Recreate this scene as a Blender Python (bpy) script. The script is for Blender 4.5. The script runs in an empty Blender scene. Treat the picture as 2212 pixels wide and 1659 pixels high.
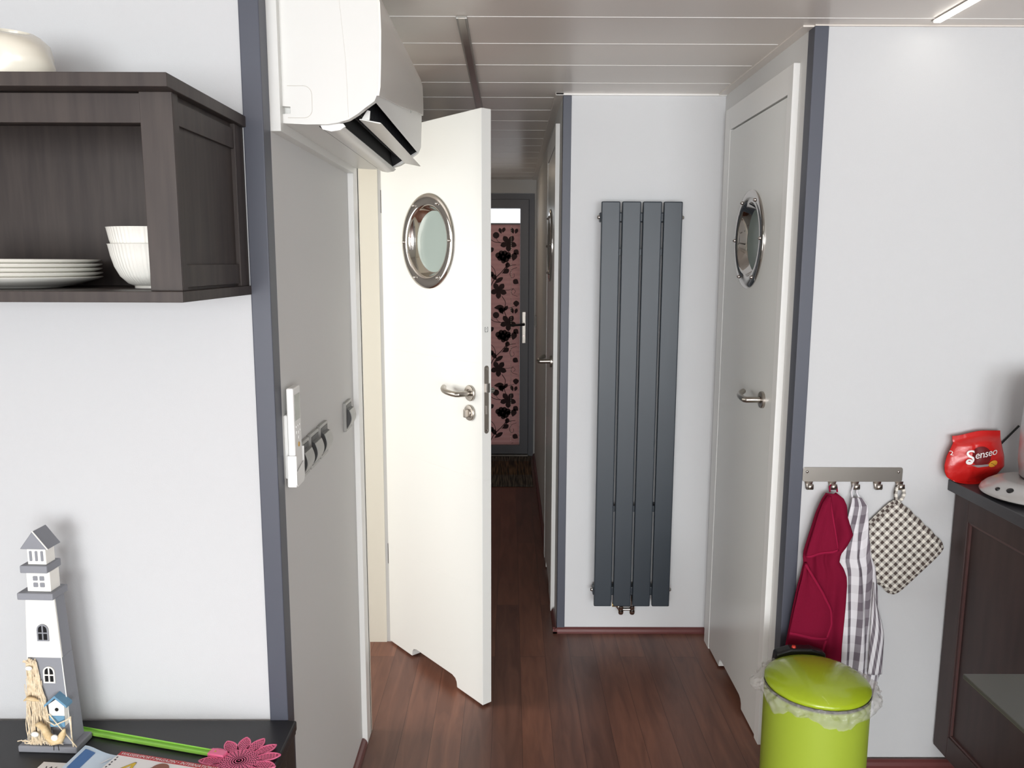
import bpy, bmesh, math, random
from mathutils import Vector, Matrix, noise
from mathutils.geometry import tessellate_polygon
PI = math.pi
random.seed(7)
SC = bpy.context.scene
COL = SC.collection
WM = {}

# ------------------------------------------------------------------ helpers
def s2l(c):
    return tuple(((v / 255) / 12.92 if v / 255 <= 0.04045 else ((v / 255 + 0.055) / 1.055) ** 2.4) for v in c) + (1,)

def mat(name, rgb, rough=0.5, metal=0.0, spec=0.5, coat=0.0, bump=None, trans=0.0, emit=None, var=None, sheen=0.0):
    m = bpy.data.materials.new(name); m.use_nodes = True
    nt = m.node_tree; b = nt.nodes['Principled BSDF']
    b.inputs['Base Color'].default_value = s2l(rgb)
    b.inputs['Roughness'].default_value = rough
    b.inputs['Metallic'].default_value = metal
    b.inputs['Specular IOR Level'].default_value = spec
    b.inputs['Coat Weight'].default_value = coat
    b.inputs['Coat Roughness'].default_value = 0.05
    b.inputs['Transmission Weight'].default_value = trans
    b.inputs['Sheen Weight'].default_value = sheen
    if emit:
        b.inputs['Emission Color'].default_value = s2l(emit[0]); b.inputs['Emission Strength'].default_value = emit[1]
    if bump or var:
        tc = nt.nodes.new('ShaderNodeTexCoord')
        mp = nt.nodes.new('ShaderNodeMapping'); nt.links.new(tc.outputs['Object'], mp.inputs['Vector'])
        sc = (bump or var)[0]
        sv = sc if isinstance(sc, tuple) else (sc, sc, sc)
        mp.inputs['Scale'].default_value = sv
        n = nt.nodes.new('ShaderNodeTexNoise'); n.inputs['Scale'].default_value = 1.0; n.inputs['Detail'].default_value = 4
        nt.links.new(mp.outputs[0], n.inputs['Vector'])
        if bump:
            bp = nt.nodes.new('ShaderNodeBump'); bp.inputs['Strength'].default_value = bump[1]; bp.inputs['Distance'].default_value = 0.002
            nt.links.new(n.outputs['Fac'], bp.inputs['Height']); nt.links.new(bp.outputs[0], b.inputs['Normal'])
        if var:
            r = nt.nodes.new('ShaderNodeValToRGB')
            r.color_ramp.elements[0].position = 0.3; r.color_ramp.elements[1].position = 0.7
            r.color_ramp.elements[0].color = s2l(rgb); r.color_ramp.elements[1].color = s2l(var[1])
            nt.links.new(n.outputs['Fac'], r.inputs['Fac']); nt.links.new(r.outputs['Color'], b.inputs['Base Color'])
    return m

class MB:
    def __init__(s): s.v = []; s.f = []; s.m = []; s.uv = {}
    def add(s, vs, fs, mi=0, uvs=None):
        o = len(s.v); s.v += [tuple(v) for v in vs]
        for k, f in enumerate(fs):
            s.f.append([o + i for i in f]); s.m.append(mi)
        if uvs:
            for i, u in enumerate(uvs): s.uv[o + i] = u
        return s
    def box(s, x0, x1, y0, y1, z0, z1, mi=0):
        vs = [(x, y, z) for x in (x0, x1) for y in (y0, y1) for z in (z0, z1)]
        return s.add(vs, [(0, 1, 3, 2), (4, 6, 7, 5), (0, 4, 5, 1), (2, 3, 7, 6), (0, 2, 6, 4), (1, 5, 7, 3)], mi)
    def prism(s, outer, a0, a1, axis='Y', holes=(), mi=0, fn=None):
        def P(p, a):
            if fn: return fn(p[0], p[1], a)
            if axis == 'Y': return (p[0], a, p[1])
            if axis == 'X': return (a, p[0], p[1])
            return (p[0], p[1], a)
        loops = [list(outer)] + [list(h) for h in holes]
        flat = [p for l in loops for p in l]; n = len(flat)
        vs = [P(p, a0) for p in flat] + [P(p, a1) for p in flat]
        fs = []
        if not holes:
            fs += [tuple(range(n)), tuple(range(n, 2 * n))]
        else:
            tris = tessellate_polygon([[Vector((p[0], p[1], 0)) for p in l] for l in loops])
            for t in tris: fs += [tuple(t), tuple(i + n for i in t)]
        o = 0
        for l in loops:
            k = len(l)
            for i in range(k):
                j = (i + 1) % k; fs.append((o + i, o + j, o + j + n, o + i + n))
            o += k
        return s.add(vs, fs, mi)
    def lathe(s, prof, c=(0, 0, 0), seg=32, fn=None, mi=0, closed=False, wob=None):
        vs = []; fs = []
        fn = fn or (lambda x, y, h: (c[0] + x, c[1] + y, c[2] + h))
        for i in range(seg):
            a = 2 * PI * i / seg
            for k, (r, h) in enumerate(prof):
                if wob: r, h = wob(a, r, h)
                vs.append(fn(r * math.cos(a), r * math.sin(a), h))
        n = len(prof)
        for i in range(seg):
            j = (i + 1) % seg
            for k in range(n - 1 + (1 if closed else 0)):
                k2 = (k + 1) % n
                fs.append((i * n + k, j * n + k, j * n + k2, i * n + k2))
        if not closed:
            if prof[0][0] > 1e-5: fs.append(tuple(i * n for i in range(seg)))
            if prof[-1][0] > 1e-5: fs.append(tuple(i * n + n - 1 for i in range(seg)))
        return s.add(vs, fs, mi)
    def tube(s, pts, r, seg=8, mi=0, close=False):
        pts = [Vector(p) for p in pts]; rs = r if isinstance(r, (list, tuple)) else [r] * len(pts)
        vs = []; fs = []; prev = None
        for i, p in enumerate(pts):
            if close: d = pts[(i + 1) % len(pts)] - pts[i - 1]
            elif i == 0: d = pts[1] - p
            elif i == len(pts) - 1: d = p - pts[i - 1]
            else: d = (pts[i + 1] - p).normalized() + (p - pts[i - 1]).normalized()
            d.normalize()
            if prev is None:
                a = Vector((0, 0, 1)) if abs(d.z) < 0.9 else Vector((1, 0, 0))
                n = d.cross(a).normalized()
            else:
                n = (prev - d * prev.dot(d)).normalized()
            prev = n; b = d.cross(n)
            for k in range(seg):
                t = 2 * PI * k / seg
                vs.append(p + (n * math.cos(t) + b * math.sin(t)) * rs[i])
        N = len(pts)
        for i in range(N if close else N - 1):
            j = (i + 1) % N
            for k in range(seg):
                k2 = (k + 1) % seg
                fs.append((i * seg + k, i * seg + k2, j * seg + k2, j * seg + k))
        if not close: fs += [tuple(range(seg)), tuple(range((N - 1) * seg, N * seg))]
        return s.add(vs, fs, mi)
    def ball(s, c, r, seg=12, sc=(1, 1, 1), mi=0):
        n = 8
        return s.lathe([(r * math.sin(PI * k / n), -r * math.cos(PI * k / n)) for k in range(n + 1)], seg=seg, mi=mi,
                       fn=lambda x, y, h: (c[0] + x * sc[0], c[1] + y * sc[1], c[2] + h * sc[2]))
    def grid(s, fn, nu, nv, mi=0, uv=None):
        vs = []; uvs = []
        for i in range(nu + 1):
            for j in range(nv + 1):
                vs.append(fn(i / nu, j / nv)); uvs.append(uv(i / nu, j / nv) if uv else (i / nu, j / nv))
        fs = [(i * (nv + 1) + j, (i + 1) * (nv + 1) + j, (i + 1) * (nv + 1) + j + 1, i * (nv + 1) + j + 1) for i in range(nu) for j in range(nv)]
        return s.add(vs, fs, mi, uvs)
    def build(s, name, mats, parent=None, local=False, smooth=None, bevel=0, seg=2, origin=None, solid=0, weld=True):
        me = bpy.data.meshes.new(name)
        o = bpy.data.objects.new(name, me); COL.objects.link(o)
        M = WM.get(parent.name, Matrix()) if parent else Matrix()
        vs = [Vector(v) for v in s.v]
        if parent and not local:
            inv = M.inverted(); vs = [inv @ v for v in vs]
        if origin is not None:
            O = Vector(origin); vs = [v - O for v in vs]; o.location = O
            WM[o.name] = Matrix.Translation(O)
        else: WM[o.name] = M
        me.from_pydata(vs, [], s.f)
        for i, p in enumerate(me.polygons): p.material_index = s.m[i]
        if s.uv:
            ul = me.uv_layers.new(name='UVMap')
            for l in me.loops: ul.data[l.index].uv = s.uv.get(l.vertex_index, (0, 0))
        bm = bmesh.new(); bm.from_mesh(me)
        if not s.uv and weld: bmesh.ops.remove_doubles(bm, verts=bm.verts, dist=1e-6)
        bmesh.ops.recalc_face_normals(bm, faces=bm.faces); bm.to_mesh(me); bm.free()
        for m in (mats if isinstance(mats, (list, tuple)) else [mats]): me.materials.append(m)
        if smooth is not None:
            for p in me.polygons: p.use_smooth = True
            me.set_sharp_from_angle(angle=math.radians(smooth))
        if parent: o.parent = parent
        if solid:
            md = o.modifiers.new('solid', 'SOLIDIFY'); md.thickness = solid; md.offset = 0
        if bevel:
            md = o.modifiers.new('bevel', 'BEVEL'); md.width = bevel; md.segments = seg; md.limit_method = 'ANGLE'; md.angle_limit = math.radians(35)
        return o

def tag(o, label, cat=None, group=None, kind=None):
    if label: o['label'] = label
    if cat: o['category'] = cat
    if group: o['group'] = group
    if kind: o['kind'] = kind
    return o

def thing(name, label, cat, loc=(0, 0, 0), rz=0, group=None, kind=None, rot=None):
    o = bpy.data.objects.new(name, None); COL.objects.link(o)
    o.empty_display_size = 0.05
    o.location = loc; o.rotation_euler = rot or (0, 0, rz)
    WM[o.name] = Matrix.Translation(Vector(loc)) @ o.rotation_euler.to_matrix().to_4x4()
    return tag(o, label, cat, group, kind)

def struct(name, mb, m, origin=None, label=None, **k):
    o = mb.build(name, m, origin=origin, **k); o['kind'] = 'structure'
    if label: o['label'] = label
    return o

def circle(cx, cy, r, n=48): return [(cx + r * math.cos(2 * PI * i / n), cy + r * math.sin(2 * PI * i / n)) for i in range(n)]
def rrect(x0, x1, y0, y1, r, n=5):
    o = []
    for cx, cy, a in ((x1 - r, y1 - r, 0), (x0 + r, y1 - r, PI / 2), (x0 + r, y0 + r, PI), (x1 - r, y0 + r, 1.5 * PI)):
        for i in range(n + 1):
            t = a + PI / 2 * i / n; o.append((cx + r * math.cos(t), cy + r * math.sin(t)))
    return o
def lerp(a, b, t): return a + (b - a) * t
def interp(tab, x):
    if x <= tab[0][0]: return tab[0][1]
    for (a, b), (c, d) in zip(tab, tab[1:]):
        if x <= c: return b + (d - b) * (x - a) / (c - a)
    return tab[-1][1]
def smooth01(t):
    t = max(0, min(1, t)); return t * t * (3 - 2 * t)

def text_mb(body, size, fn, shear=0.0, extrude=0.0, space=1.0, sub=False):
    """flat letters; fn maps (x, y) of the lettering to a point"""
    cu = bpy.data.curves.new('txt', 'FONT'); cu.body = body; cu.size = size; cu.shear = shear; cu.space_character = space
    cu.resolution_u = 3
    o = bpy.data.objects.new('txt', cu); COL.objects.link(o)
    dg = bpy.context.evaluated_depsgraph_get(); dg.update()
    me = bpy.data.meshes.new_from_object(o.evaluated_get(dg))
    bm = bmesh.new(); bm.from_mesh(me)
    mb = MB(); mb.add([fn(v.co.x, v.co.y) for v in bm.verts], [[v.index for v in f.verts] for f in bm.faces])
    bm.free(); bpy.data.objects.remove(o); bpy.data.curves.remove(cu); bpy.data.meshes.remove(me)
    return mb

def merge(*mbs):
    r = MB()
    for i, m in enumerate(mbs):
        o = len(r.v); r.v += m.v; r.f += [[o + k for k in f] for f in m.f]; r.m += m.m
        for k, u in m.uv.items(): r.uv[o + k] = u
    return r

# ------------------------------------------------------------------ materials
M_wall = mat('wall_paint', (203, 204, 205), 0.75, spec=0.25, bump=(420, 0.12))
M_wallB = mat('wall_paint_recess_lit', (218, 219, 220), 0.75, spec=0.25, bump=(420, 0.12))  # wall paint again, lightened in colour to stand for light in the recess
M_wallL = mat('wall_vinyl', (222, 222, 220), 0.6, spec=0.35, bump=(500, 0.15))
M_white = mat('white_lacquer', (240, 240, 237), 0.35, spec=0.5)
M_cream = mat('cream_lacquer', (232, 228, 214), 0.35, spec=0.5)
M_post = mat('blue_grey_trim', (76, 79, 90), 0.45, spec=0.5)
M_bb = mat('plum_brown_baseboard', (104, 58, 56), 0.35, spec=0.5)
M_steel = mat('brushed_steel', (176, 170, 162), 0.3, 1.0)
M_chrome = mat('chrome', (190, 186, 182), 0.07, 1.0)
M_darkmetal = mat('dark_metal', (40, 40, 42), 0.4, 0.6)
M_black = mat('black_plastic', (14, 14, 16), 0.45)
M_void = mat('dark_cavity', (10, 10, 12), 0.7)
M_frost = mat('frosted_glass', (150, 163, 158), 0.25, spec=0.5)
M_rad = mat('anthracite_enamel', (46, 54, 62), 0.4, spec=0.5)
M_brown = mat('black_brown_wood', (54, 47, 45), 0.5, spec=0.4, var=((60, 60, 5), (70, 62, 58)), )
M_brownh = mat('black_brown_wood_flat', (50, 42, 40), 0.45, spec=0.4, var=((6, 60, 60), (60, 52, 49)))
M_kit = mat('dark_kitchen_front', (60, 46, 45), 0.5, spec=0.4, var=((30, 30, 4), (70, 54, 52)))
M_work = mat('slate_worktop', (62, 62, 66), 0.4, spec=0.5)
M_table = mat('sideboard_top', (36, 35, 38), 0.38, spec=0.5)
M_porc = mat('white_porcelain', (238, 236, 228), 0.15, spec=0.5)
M_ac = mat('white_plastic', (226, 226, 222), 0.32, spec=0.5)
M_acg = mat('glossy_white_panel', (236, 233, 226), 0.2, spec=0.5)
M_swg = mat('silver_grey_plastic', (160, 160, 156), 0.35, spec=0.5)
M_swd = mat('dark_grey_plastic', (62, 62, 62), 0.45)
M_lime = mat('lime_lacquer', (168, 190, 38), 0.25, spec=0.5, coat=0.3)
M_limed = mat('lime_body', (165, 186, 60), 0.4, spec=0.5)
M_red = mat('red_foil', (198, 30, 28), 0.28, spec=0.6, bump=(60, 0.5))
M_greyp = mat('grey_paint_wood', (140, 142, 148), 0.7, bump=(150, 0.2))
M_whitep = mat('white_paint_wood', (246, 244, 236), 0.7)
M_rope = mat('raffia', (238, 224, 198), 0.9, var=(200, (214, 194, 162)))
M_tan = mat('tan_fur', (206, 176, 128), 0.95, var=(120, (228, 206, 166)))
M_blue = mat('dusty_blue_paint', (104, 148, 176), 0.7)
M_green = mat('bright_green_plastic', (158, 222, 92), 0.35, spec=0.5)
M_pink = mat('pink_plastic', (248, 122, 162), 0.5, spec=0.4)
M_gtop = mat('smoked_glass_top', (84, 86, 80), 0.3, spec=0.4)
M_brass = mat('brass', (206, 170, 92), 0.35, 0.9)
M_strip = mat('clear_strip_cover', (150, 147, 140), 0.3, spec=0.5)
M_ceil = mat('ceiling_panel', (228, 221, 213), 0.3, spec=0.5, bump=((3, 1.2, 3), 0.3))
M_joint = mat('ceiling_joint', (246, 244, 240), 0.3, spec=0.5)
M_led = mat('lit_led_cover', (255, 252, 246), 0.4, emit=((255, 250, 240), 9))
M_sashg = mat('anthracite_door_plastic', (118, 120, 127), 0.45)

def floor_mat():
    m = bpy.data.materials.new('walnut_laminate'); m.use_nodes = True
    nt = m.node_tree; b = nt.nodes['Principled BSDF']
    tc = nt.nodes.new('ShaderNodeTexCoord')
    mp = nt.nodes.new('ShaderNodeMapping'); mp.inputs['Rotation'].default_value = (0, 0, PI / 2)
    mp.inputs['Location'].default_value = (0.35, 0.055, 0)
    nt.links.new(tc.outputs['Object'], mp.inputs['Vector'])
    br = nt.nodes.new('ShaderNodeTexBrick'); br.offset = 0.37
    br.inputs['Scale'].default_value = 1; br.inputs['Brick Width'].default_value = 1.28; br.inputs['Row Height'].default_value = 0.098
    br.inputs['Mortar Size'].default_value = 0.0006; br.inputs['Bias'].default_value = -0.1
    br.inputs['Color1'].default_value = s2l((114, 78, 66)); br.inputs['Color2'].default_value = s2l((138, 93, 75))
    br.inputs['Mortar'].default_value = s2l((60, 36, 30))
    nt.links.new(mp.outputs[0], br.inputs['Vector'])
    mp2 = nt.nodes.new('ShaderNodeMapping'); mp2.inputs['Scale'].default_value = (26, 3.0, 1)
    nt.links.new(tc.outputs['Object'], mp2.inputs['Vector'])
    ad = nt.nodes.new('ShaderNodeMixRGB'); ad.blend_type = 'ADD'; ad.inputs['Fac'].default_value = 1
    nt.links.new(mp2.outputs[0], ad.inputs['Color1'])
    sc = nt.nodes.new('ShaderNodeMixRGB'); sc.blend_type = 'MULTIPLY'; sc.inputs['Fac'].default_value = 1; sc.inputs['Color2'].default_value = (40, 40, 40, 1)
    nt.links.new(br.outputs['Color'], sc.inputs['Color1']); nt.links.new(sc.outputs[0], ad.inputs['Color2'])
    n = nt.nodes.new('ShaderNodeTexNoise'); n.inputs['Scale'].default_value = 1; n.inputs['Detail'].default_value = 6; n.inputs['Distortion'].default_value = 0.8
    nt.links.new(ad.outputs[0], n.inputs['Vector'])
    r = nt.nodes.new('ShaderNodeValToRGB'); r.color_ramp.elements[0].position = 0.35; r.color_ramp.elements[1].position = 0.68
    r.color_ramp.elements[0].color = (0.66, 0.62, 0.61, 1); r.color_ramp.elements[1].color = (1.05, 1.03, 1.0, 1)
    nt.links.new(n.outputs['Fac'], r.inputs['Fac'])
    mx = nt.nodes.new('ShaderNodeMixRGB'); mx.blend_type = 'MULTIPLY'; mx.inputs['Fac'].default_value = 1
    nt.links.new(br.outputs['Color'], mx.inputs['Color1']); nt.links.new(r.outputs['Color'], mx.inputs['Color2'])
    nt.links.new(mx.outputs[0], b.inputs['Base Color'])
    b.inputs['Roughness'].default_value = 0.36; b.inputs['Specular IOR Level'].default_value = 0.45
    bp = nt.nodes.new('ShaderNodeBump'); bp.inputs['Strength'].default_value = 0.15; bp.inputs['Distance'].default_value = 0.001
    nt.links.new(n.outputs['Fac'], bp.inputs['Height']); nt.links.new(bp.outputs[0], b.inputs['Normal'])
    return m
M_floor = floor_mat()

def check_mat(name, base, dark, su, sv, duty_u=0.5, duty_v=0.5, rough=0.9, mid=None):
    """gingham from the UV map: bands in both directions"""
    m = bpy.data.materials.new(name); m.use_nodes = True
    nt = m.node_tree; b = nt.nodes['Principled BSDF']; b.inputs['Roughness'].default_value = rough
    b.inputs['Specular IOR Level'].default_value = 0.1
    uv = nt.nodes.new('ShaderNodeUVMap'); sp = nt.nodes.new('ShaderNodeSeparateXYZ'); nt.links.new(uv.outputs[0], sp.inputs[0])
    def band(sock, k, duty):
        a = nt.nodes.new('ShaderNodeMath'); a.operation = 'MULTIPLY'; a.inputs[1].default_value = k; nt.links.new(sock, a.inputs[0])
        f = nt.nodes.new('ShaderNodeMath'); f.operation = 'FRACT'; nt.links.new(a.outputs[0], f.inputs[0])
        g = nt.nodes.new('ShaderNodeMath'); g.operation = 'LESS_THAN'; g.inputs[1].default_value = duty; nt.links.new(f.outputs[0], g.inputs[0])
        return g.outputs[0]
    bu = band(sp.outputs[0], su, duty_u); bv = band(sp.outputs[1], sv, duty_v)
    mu, mv = mid or (0.5, 0.5)
    x = nt.nodes.new('ShaderNodeMath'); x.operation = 'MULTIPLY'; x.inputs[1].default_value = mu; nt.links.new(bu, x.inputs[0])
    y = nt.nodes.new('ShaderNodeMath'); y.operation = 'MULTIPLY_ADD'; y.inputs[1].default_value = mv; nt.links.new(bv, y.inputs[0]); nt.links.new(x.outputs[0], y.inputs[2])
    mx = nt.nodes.new('ShaderNodeMixRGB'); mx.inputs['Color1'].default_value = s2l(base); mx.inputs['Color2'].default_value = s2l(dark)
    nt.links.new(y.outputs[0], mx.inputs['Fac']); nt.links.new(mx.outputs[0], b.inputs['Base Color'])
    return m
M_plaid = check_mat('grey_plaid_cotton', (226, 224, 228), (112, 104, 112), 4.4, 13, 0.48, 0.5, mid=(0.85, 0.15))
M_ging = check_mat('gingham_cotton', (232, 228, 218), (86, 76, 72), 11, 11, 0.5, 0.5, mid=(0.55, 0.45))
M_terry = mat('burgundy_terry', (136, 29, 57), 1.0, spec=0.0, bump=(1100, 0.9))
M_terryd = mat('burgundy_hem', (152, 33, 65), 1.0, spec=0.0, bump=(900, 0.4))

def film_mat():
    m = bpy.data.materials.new('clear_plastic_film'); m.use_nodes = True
    nt = m.node_tree; out = nt.nodes['Material Output']; b = nt.nodes['Principled BSDF']
    b.inputs['Base Color'].default_value = s2l((225, 222, 218)); b.inputs['Roughness'].default_value = 0.08
    t = nt.nodes.new('ShaderNodeBsdfTransparent'); mx = nt.nodes.new('ShaderNodeMixShader'); mx.inputs['Fac'].default_value = 0.32
    nt.links.new(t.outputs[0], mx.inputs[1]); nt.links.new(b.outputs[0], mx.inputs[2]); nt.links.new(mx.outputs[0], out.inputs['Surface'])
    return m
M_film = film_mat()
def pane_mat():
    m = bpy.data.materials.new('window_glass'); m.use_nodes = True
    nt = m.node_tree; out = nt.nodes['Material Output']; b = nt.nodes['Principled BSDF']
    b.inputs['Base Color'].default_value = (0.8, 0.8, 0.8, 1); b.inputs['Roughness'].default_value = 0.02; b.inputs['Metallic'].default_value = 1
    t = nt.nodes.new('ShaderNodeBsdfTransparent'); mx = nt.nodes.new('ShaderNodeMixShader'); mx.inputs['Fac'].default_value = 0.06
    nt.links.new(t.outputs[0], mx.inputs[1]); nt.links.new(b.outputs[0], mx.inputs[2]); nt.links.new(mx.outputs[0], out.inputs['Surface'])
    return m
M_pane = pane_mat()
def blind_mat(name, rgb, tr):
    m = bpy.data.materials.new(name); m.use_nodes = True
    nt = m.node_tree; out = nt.nodes['Material Output']; b = nt.nodes['Principled BSDF']
    b.inputs['Base Color'].default_value = s2l(rgb); b.inputs['Roughness'].default_value = 0.9
    t = nt.nodes.new('ShaderNodeBsdfTranslucent'); t.inputs['Color'].default_value = s2l(rgb)
    mx = nt.nodes.new('ShaderNodeMixShader'); mx.inputs['Fac'].default_value = tr
    nt.links.new(b.outputs[0], mx.inputs[1]); nt.links.new(t.outputs[0], mx.inputs[2]); nt.links.new(mx.outputs[0], out.inputs['Surface'])
    return m
M_blind = blind_mat('rose_blind_fabric', (176, 132, 128), 0.22)
M_print = blind_mat('black_floral_print', (74, 60, 62), 0.2)

def rug_mat():
    m = bpy.data.materials.new('woven_mat'); m.use_nodes = True
    nt = m.node_tree; b = nt.nodes['Principled BSDF']; b.inputs['Roughness'].default_value = 0.95
    tc = nt.nodes.new('ShaderNodeTexCoord'); mp = nt.nodes.new('ShaderNodeMapping'); mp.inputs['Scale'].default_value = (120, 4, 1)
    nt.links.new(tc.outputs['Object'], mp.inputs[0])
    n = nt.nodes.new('ShaderNodeTexNoise'); n.inputs['Scale'].default_value = 1; nt.links.new(mp.outputs[0], n.inputs['Vector'])
    r = nt.nodes.new('ShaderNodeValToRGB'); r.color_ramp.elements[0].position = 0.4; r.color_ramp.elements[1].position = 0.65
    r.color_ramp.elements[0].color = s2l((40, 38, 38)); r.color_ramp.elements[1].color = s2l((128, 118, 104))
    nt.links.new(n.outputs['Fac'], r.inputs['Fac'])
    sp = nt.nodes.new('ShaderNodeSeparateXYZ'); nt.links.new(tc.outputs['Object'], sp.inputs[0])
    g = nt.nodes.new('ShaderNodeMath'); g.operation = 'COMPARE'; g.inputs[1].default_value = 0.48; g.inputs[2].default_value = 0.2; nt.links.new(sp.outputs[1], g.inputs[0])
    mx = nt.nodes.new('ShaderNodeMixRGB'); mx.blend_type = 'MULTIPLY'; mx.inputs['Color2'].default_value = (1.0, 0.72, 0.5, 1)
    nt.links.new(g.outputs[0], mx.inputs['Fac']); nt.links.new(r.outputs[0], mx.inputs['Color1']); nt.links.new(mx.outputs[0], b.inputs['Base Color'])
    return m
M_rug = rug_mat()

def door_mat():
    """white lacquer with fine milled horizontal grooves"""
    m = mat('white_door_lacquer', (230, 231, 227), 0.3, spec=0.5)
    nt = m.node_tree; b = nt.nodes['Principled BSDF']
    tc = nt.nodes.new('ShaderNodeTexCoord'); sp = nt.nodes.new('ShaderNodeSeparateXYZ'); nt.links.new(tc.outputs['Object'], sp.inputs[0])
    prev = None
    for z in (0.41, 0.805, 1.195, 1.588):
        c = nt.nodes.new('ShaderNodeMath'); c.operation = 'COMPARE'; c.inputs[1].default_value = z; c.inputs[2].default_value = 0.0012
        nt.links.new(sp.outputs[2], c.inputs[0])
        if prev:
            a = nt.nodes.new('ShaderNodeMath'); a.operation = 'ADD'; nt.links.new(prev, a.inputs[0]); nt.links.new(c.outputs[0], a.inputs[1]); prev = a.outputs[0]
        else: prev = c.outputs[0]
    bp = nt.nodes.new('ShaderNodeBump'); bp.invert = True; bp.inputs['Strength'].default_value = 0.5; bp.inputs['Distance'].default_value = 0.002
    nt.links.new(prev, bp.inputs['Height']); nt.links.new(bp.outputs[0], b.inputs['Normal'])
    return m
M_door = door_mat()

# ------------------------------------------------------------------ measures of the place
XL, XR, XC = -0.466, 0.811, 0.1985
YF, YK, YB, YE = 1.559, 2.243, 3.123, 6.196
ZC = 2.147

# ------------------------------------------------------------------ room shell
struct('floor', MB().box(-2.6, 3.0, -4.6, 6.4, -0.05, 0), M_floor, origin=(0, 0, 0))
# ceiling: boards running across, light joints between them
cb = MB(); cb.box(-2.6, 3.0, -4.6, 6.4, ZC + 0.006, ZC + 0.06)
y = 2.179 - 0.2525 * 26
k = 0
while y < 6.3:
    cb.box(-2.6, 3.0, y + 0.003, y + 0.2495, ZC, ZC + 0.007)
    y += 0.2525
y = 2.179 - 0.2525 * 26
while y < 6.3:
    x0, x1 = (-0.44, 0.165) if y > YB else ((-0.44, 0.775) if y > YK - 0.02 else (-0.44, 2.7))
    if y < YF: x0 = -2.5
    cb.prism([(y - 0.003, ZC + 0.001), (y - 0.0016, ZC - 0.0010), (y + 0.0016, ZC - 0.0010), (y + 0.003, ZC + 0.001)], x0, x1, axis='X', mi=1)
    y += 0.2525
struct('ceiling', cb, [M_ceil, M_joint], origin=(0, 0, ZC))
# edge mouldings under the ceiling
struct('trim_1', MB().box(XC - 0.028, XR, YB - 0.012, YB, ZC - 0.006, ZC), M_joint, origin=(0.5, YB, ZC - 0.006))
struct('trim_2', MB().box(XR - 0.0, 2.8, YK - 0.008, YK, ZC - 0.003, ZC), M_ceil, origin=(1.8, YK, ZC - 0.003))
struct('trim_3', MB().box(XR - 0.03, XR, YK, YB - 0.012, ZC - 0.004, ZC), M_ceil, origin=(XR, 2.7, ZC - 0.004))
struct('trim_4', MB().box(XC - 0.03, XC, YB - 0.012, YE, ZC - 0.004, ZC), M_ceil, origin=(XC, 4.7, ZC - 0.004))
# walls
struct('wall_front_left', MB().box(-2.0, -0.503, YF, YF + 0.1, 0, ZC), M_wall, origin=(-1.2, YF, 0))
struct('wall_left', MB().prism([(1.6, 0), (2.395, 0), (2.395, 2.003), (3.035, 2.003), (3.035, 0), (YE, 0), (YE, ZC), (1.6, ZC)], -0.56, XL, axis='X'), M_wallL, origin=(XL, 2, 0))
struct('wall_front_right', MB().box(XR + 0.037, 2.8, YK, YK + 0.1, 0, ZC), M_wall, origin=(1.8, YK, 0))
struct('wall_right', MB().prism([(YK + 0.04, 0), (2.375, 0), (2.375, 1.997), (2.98, 1.997), (2.98, 0), (YB + 0.02, 0), (YB + 0.02, ZC), (YK + 0.04, ZC)], XR, XR + 0.09, axis='X'), M_wallL, origin=(XR, 2.7, 0))
struct('wall_back', MB().box(XC + 0.031, XR, YB, YB + 0.08, 0, ZC), M_wallB, origin=(0.5, YB, 0))
struct('wall_corridor_right', MB().prism([(YB + 0.03, 0), (3.365, 0), (3.365, 1.997), (3.975, 1.997), (3.975, 0), (YE, 0), (YE, ZC), (YB + 0.03, ZC)], XC, XC + 0.09, axis='X'), M_wallL, origin=(XC, 4.5, 0))
struct('wall_corridor_end', MB().prism([(-0.6, 0), (-0.455, 0), (-0.455, 2.045), (0.185, 2.045), (0.185, 0), (0.35, 0), (0.35, ZC), (-0.6, ZC)], YE, YE + 0.12, axis='Y'), M_wallL, origin=(0, YE, 0))
# the living room behind the photographer
struct('wall_west', MB().box(-2.1, -2.0, -4.5, YF + 0.1, 0, ZC), M_wall, origin=(-2.0, -0.6, 0))
struct('wall_east', MB().box(2.8, 2.9, -4.5, YK + 0.1, 0, ZC), M_wall, origin=(2.8, -0.3, 0))
struct('wall_south', MB().prism([(-2.1, 0), (2.9, 0), (2.9, ZC), (-2.1, ZC)], -4.5, -4.4, axis='Y',
       holes=[[(-1.8, 0.1), (0.2, 0.1), (0.2, 2.05), (-1.8, 2.05)], [(0.7, 0.1), (2.5, 0.1), (2.5, 2.05), (0.7, 2.05)]]), M_wall, origin=(0.4, -4.4, 0))
# the small room beyond the open door
struct('wall_side_room_south', MB().box(-2.5, -0.56, 1.66, 1.70, 0, ZC), M_wall, origin=(-1.5, 1.68, 0))
struct('wall_side_room_north', MB().box(-2.5, -0.56, 4.0, 4.05, 0, ZC), M_wall, origin=(-1.5, 4.0, 0))
struct('wall_side_room_west', MB().prism([(1.66, 0), (4.05, 0), (4.05, ZC), (1.66, ZC)], -2.5, -2.45, axis='X', holes=[[(1.75, 0.8), (2.95, 0.8), (2.95, 1.9), (1.75, 1.9)]]), M_wall, origin=(-2.45, 3, 0))

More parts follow.
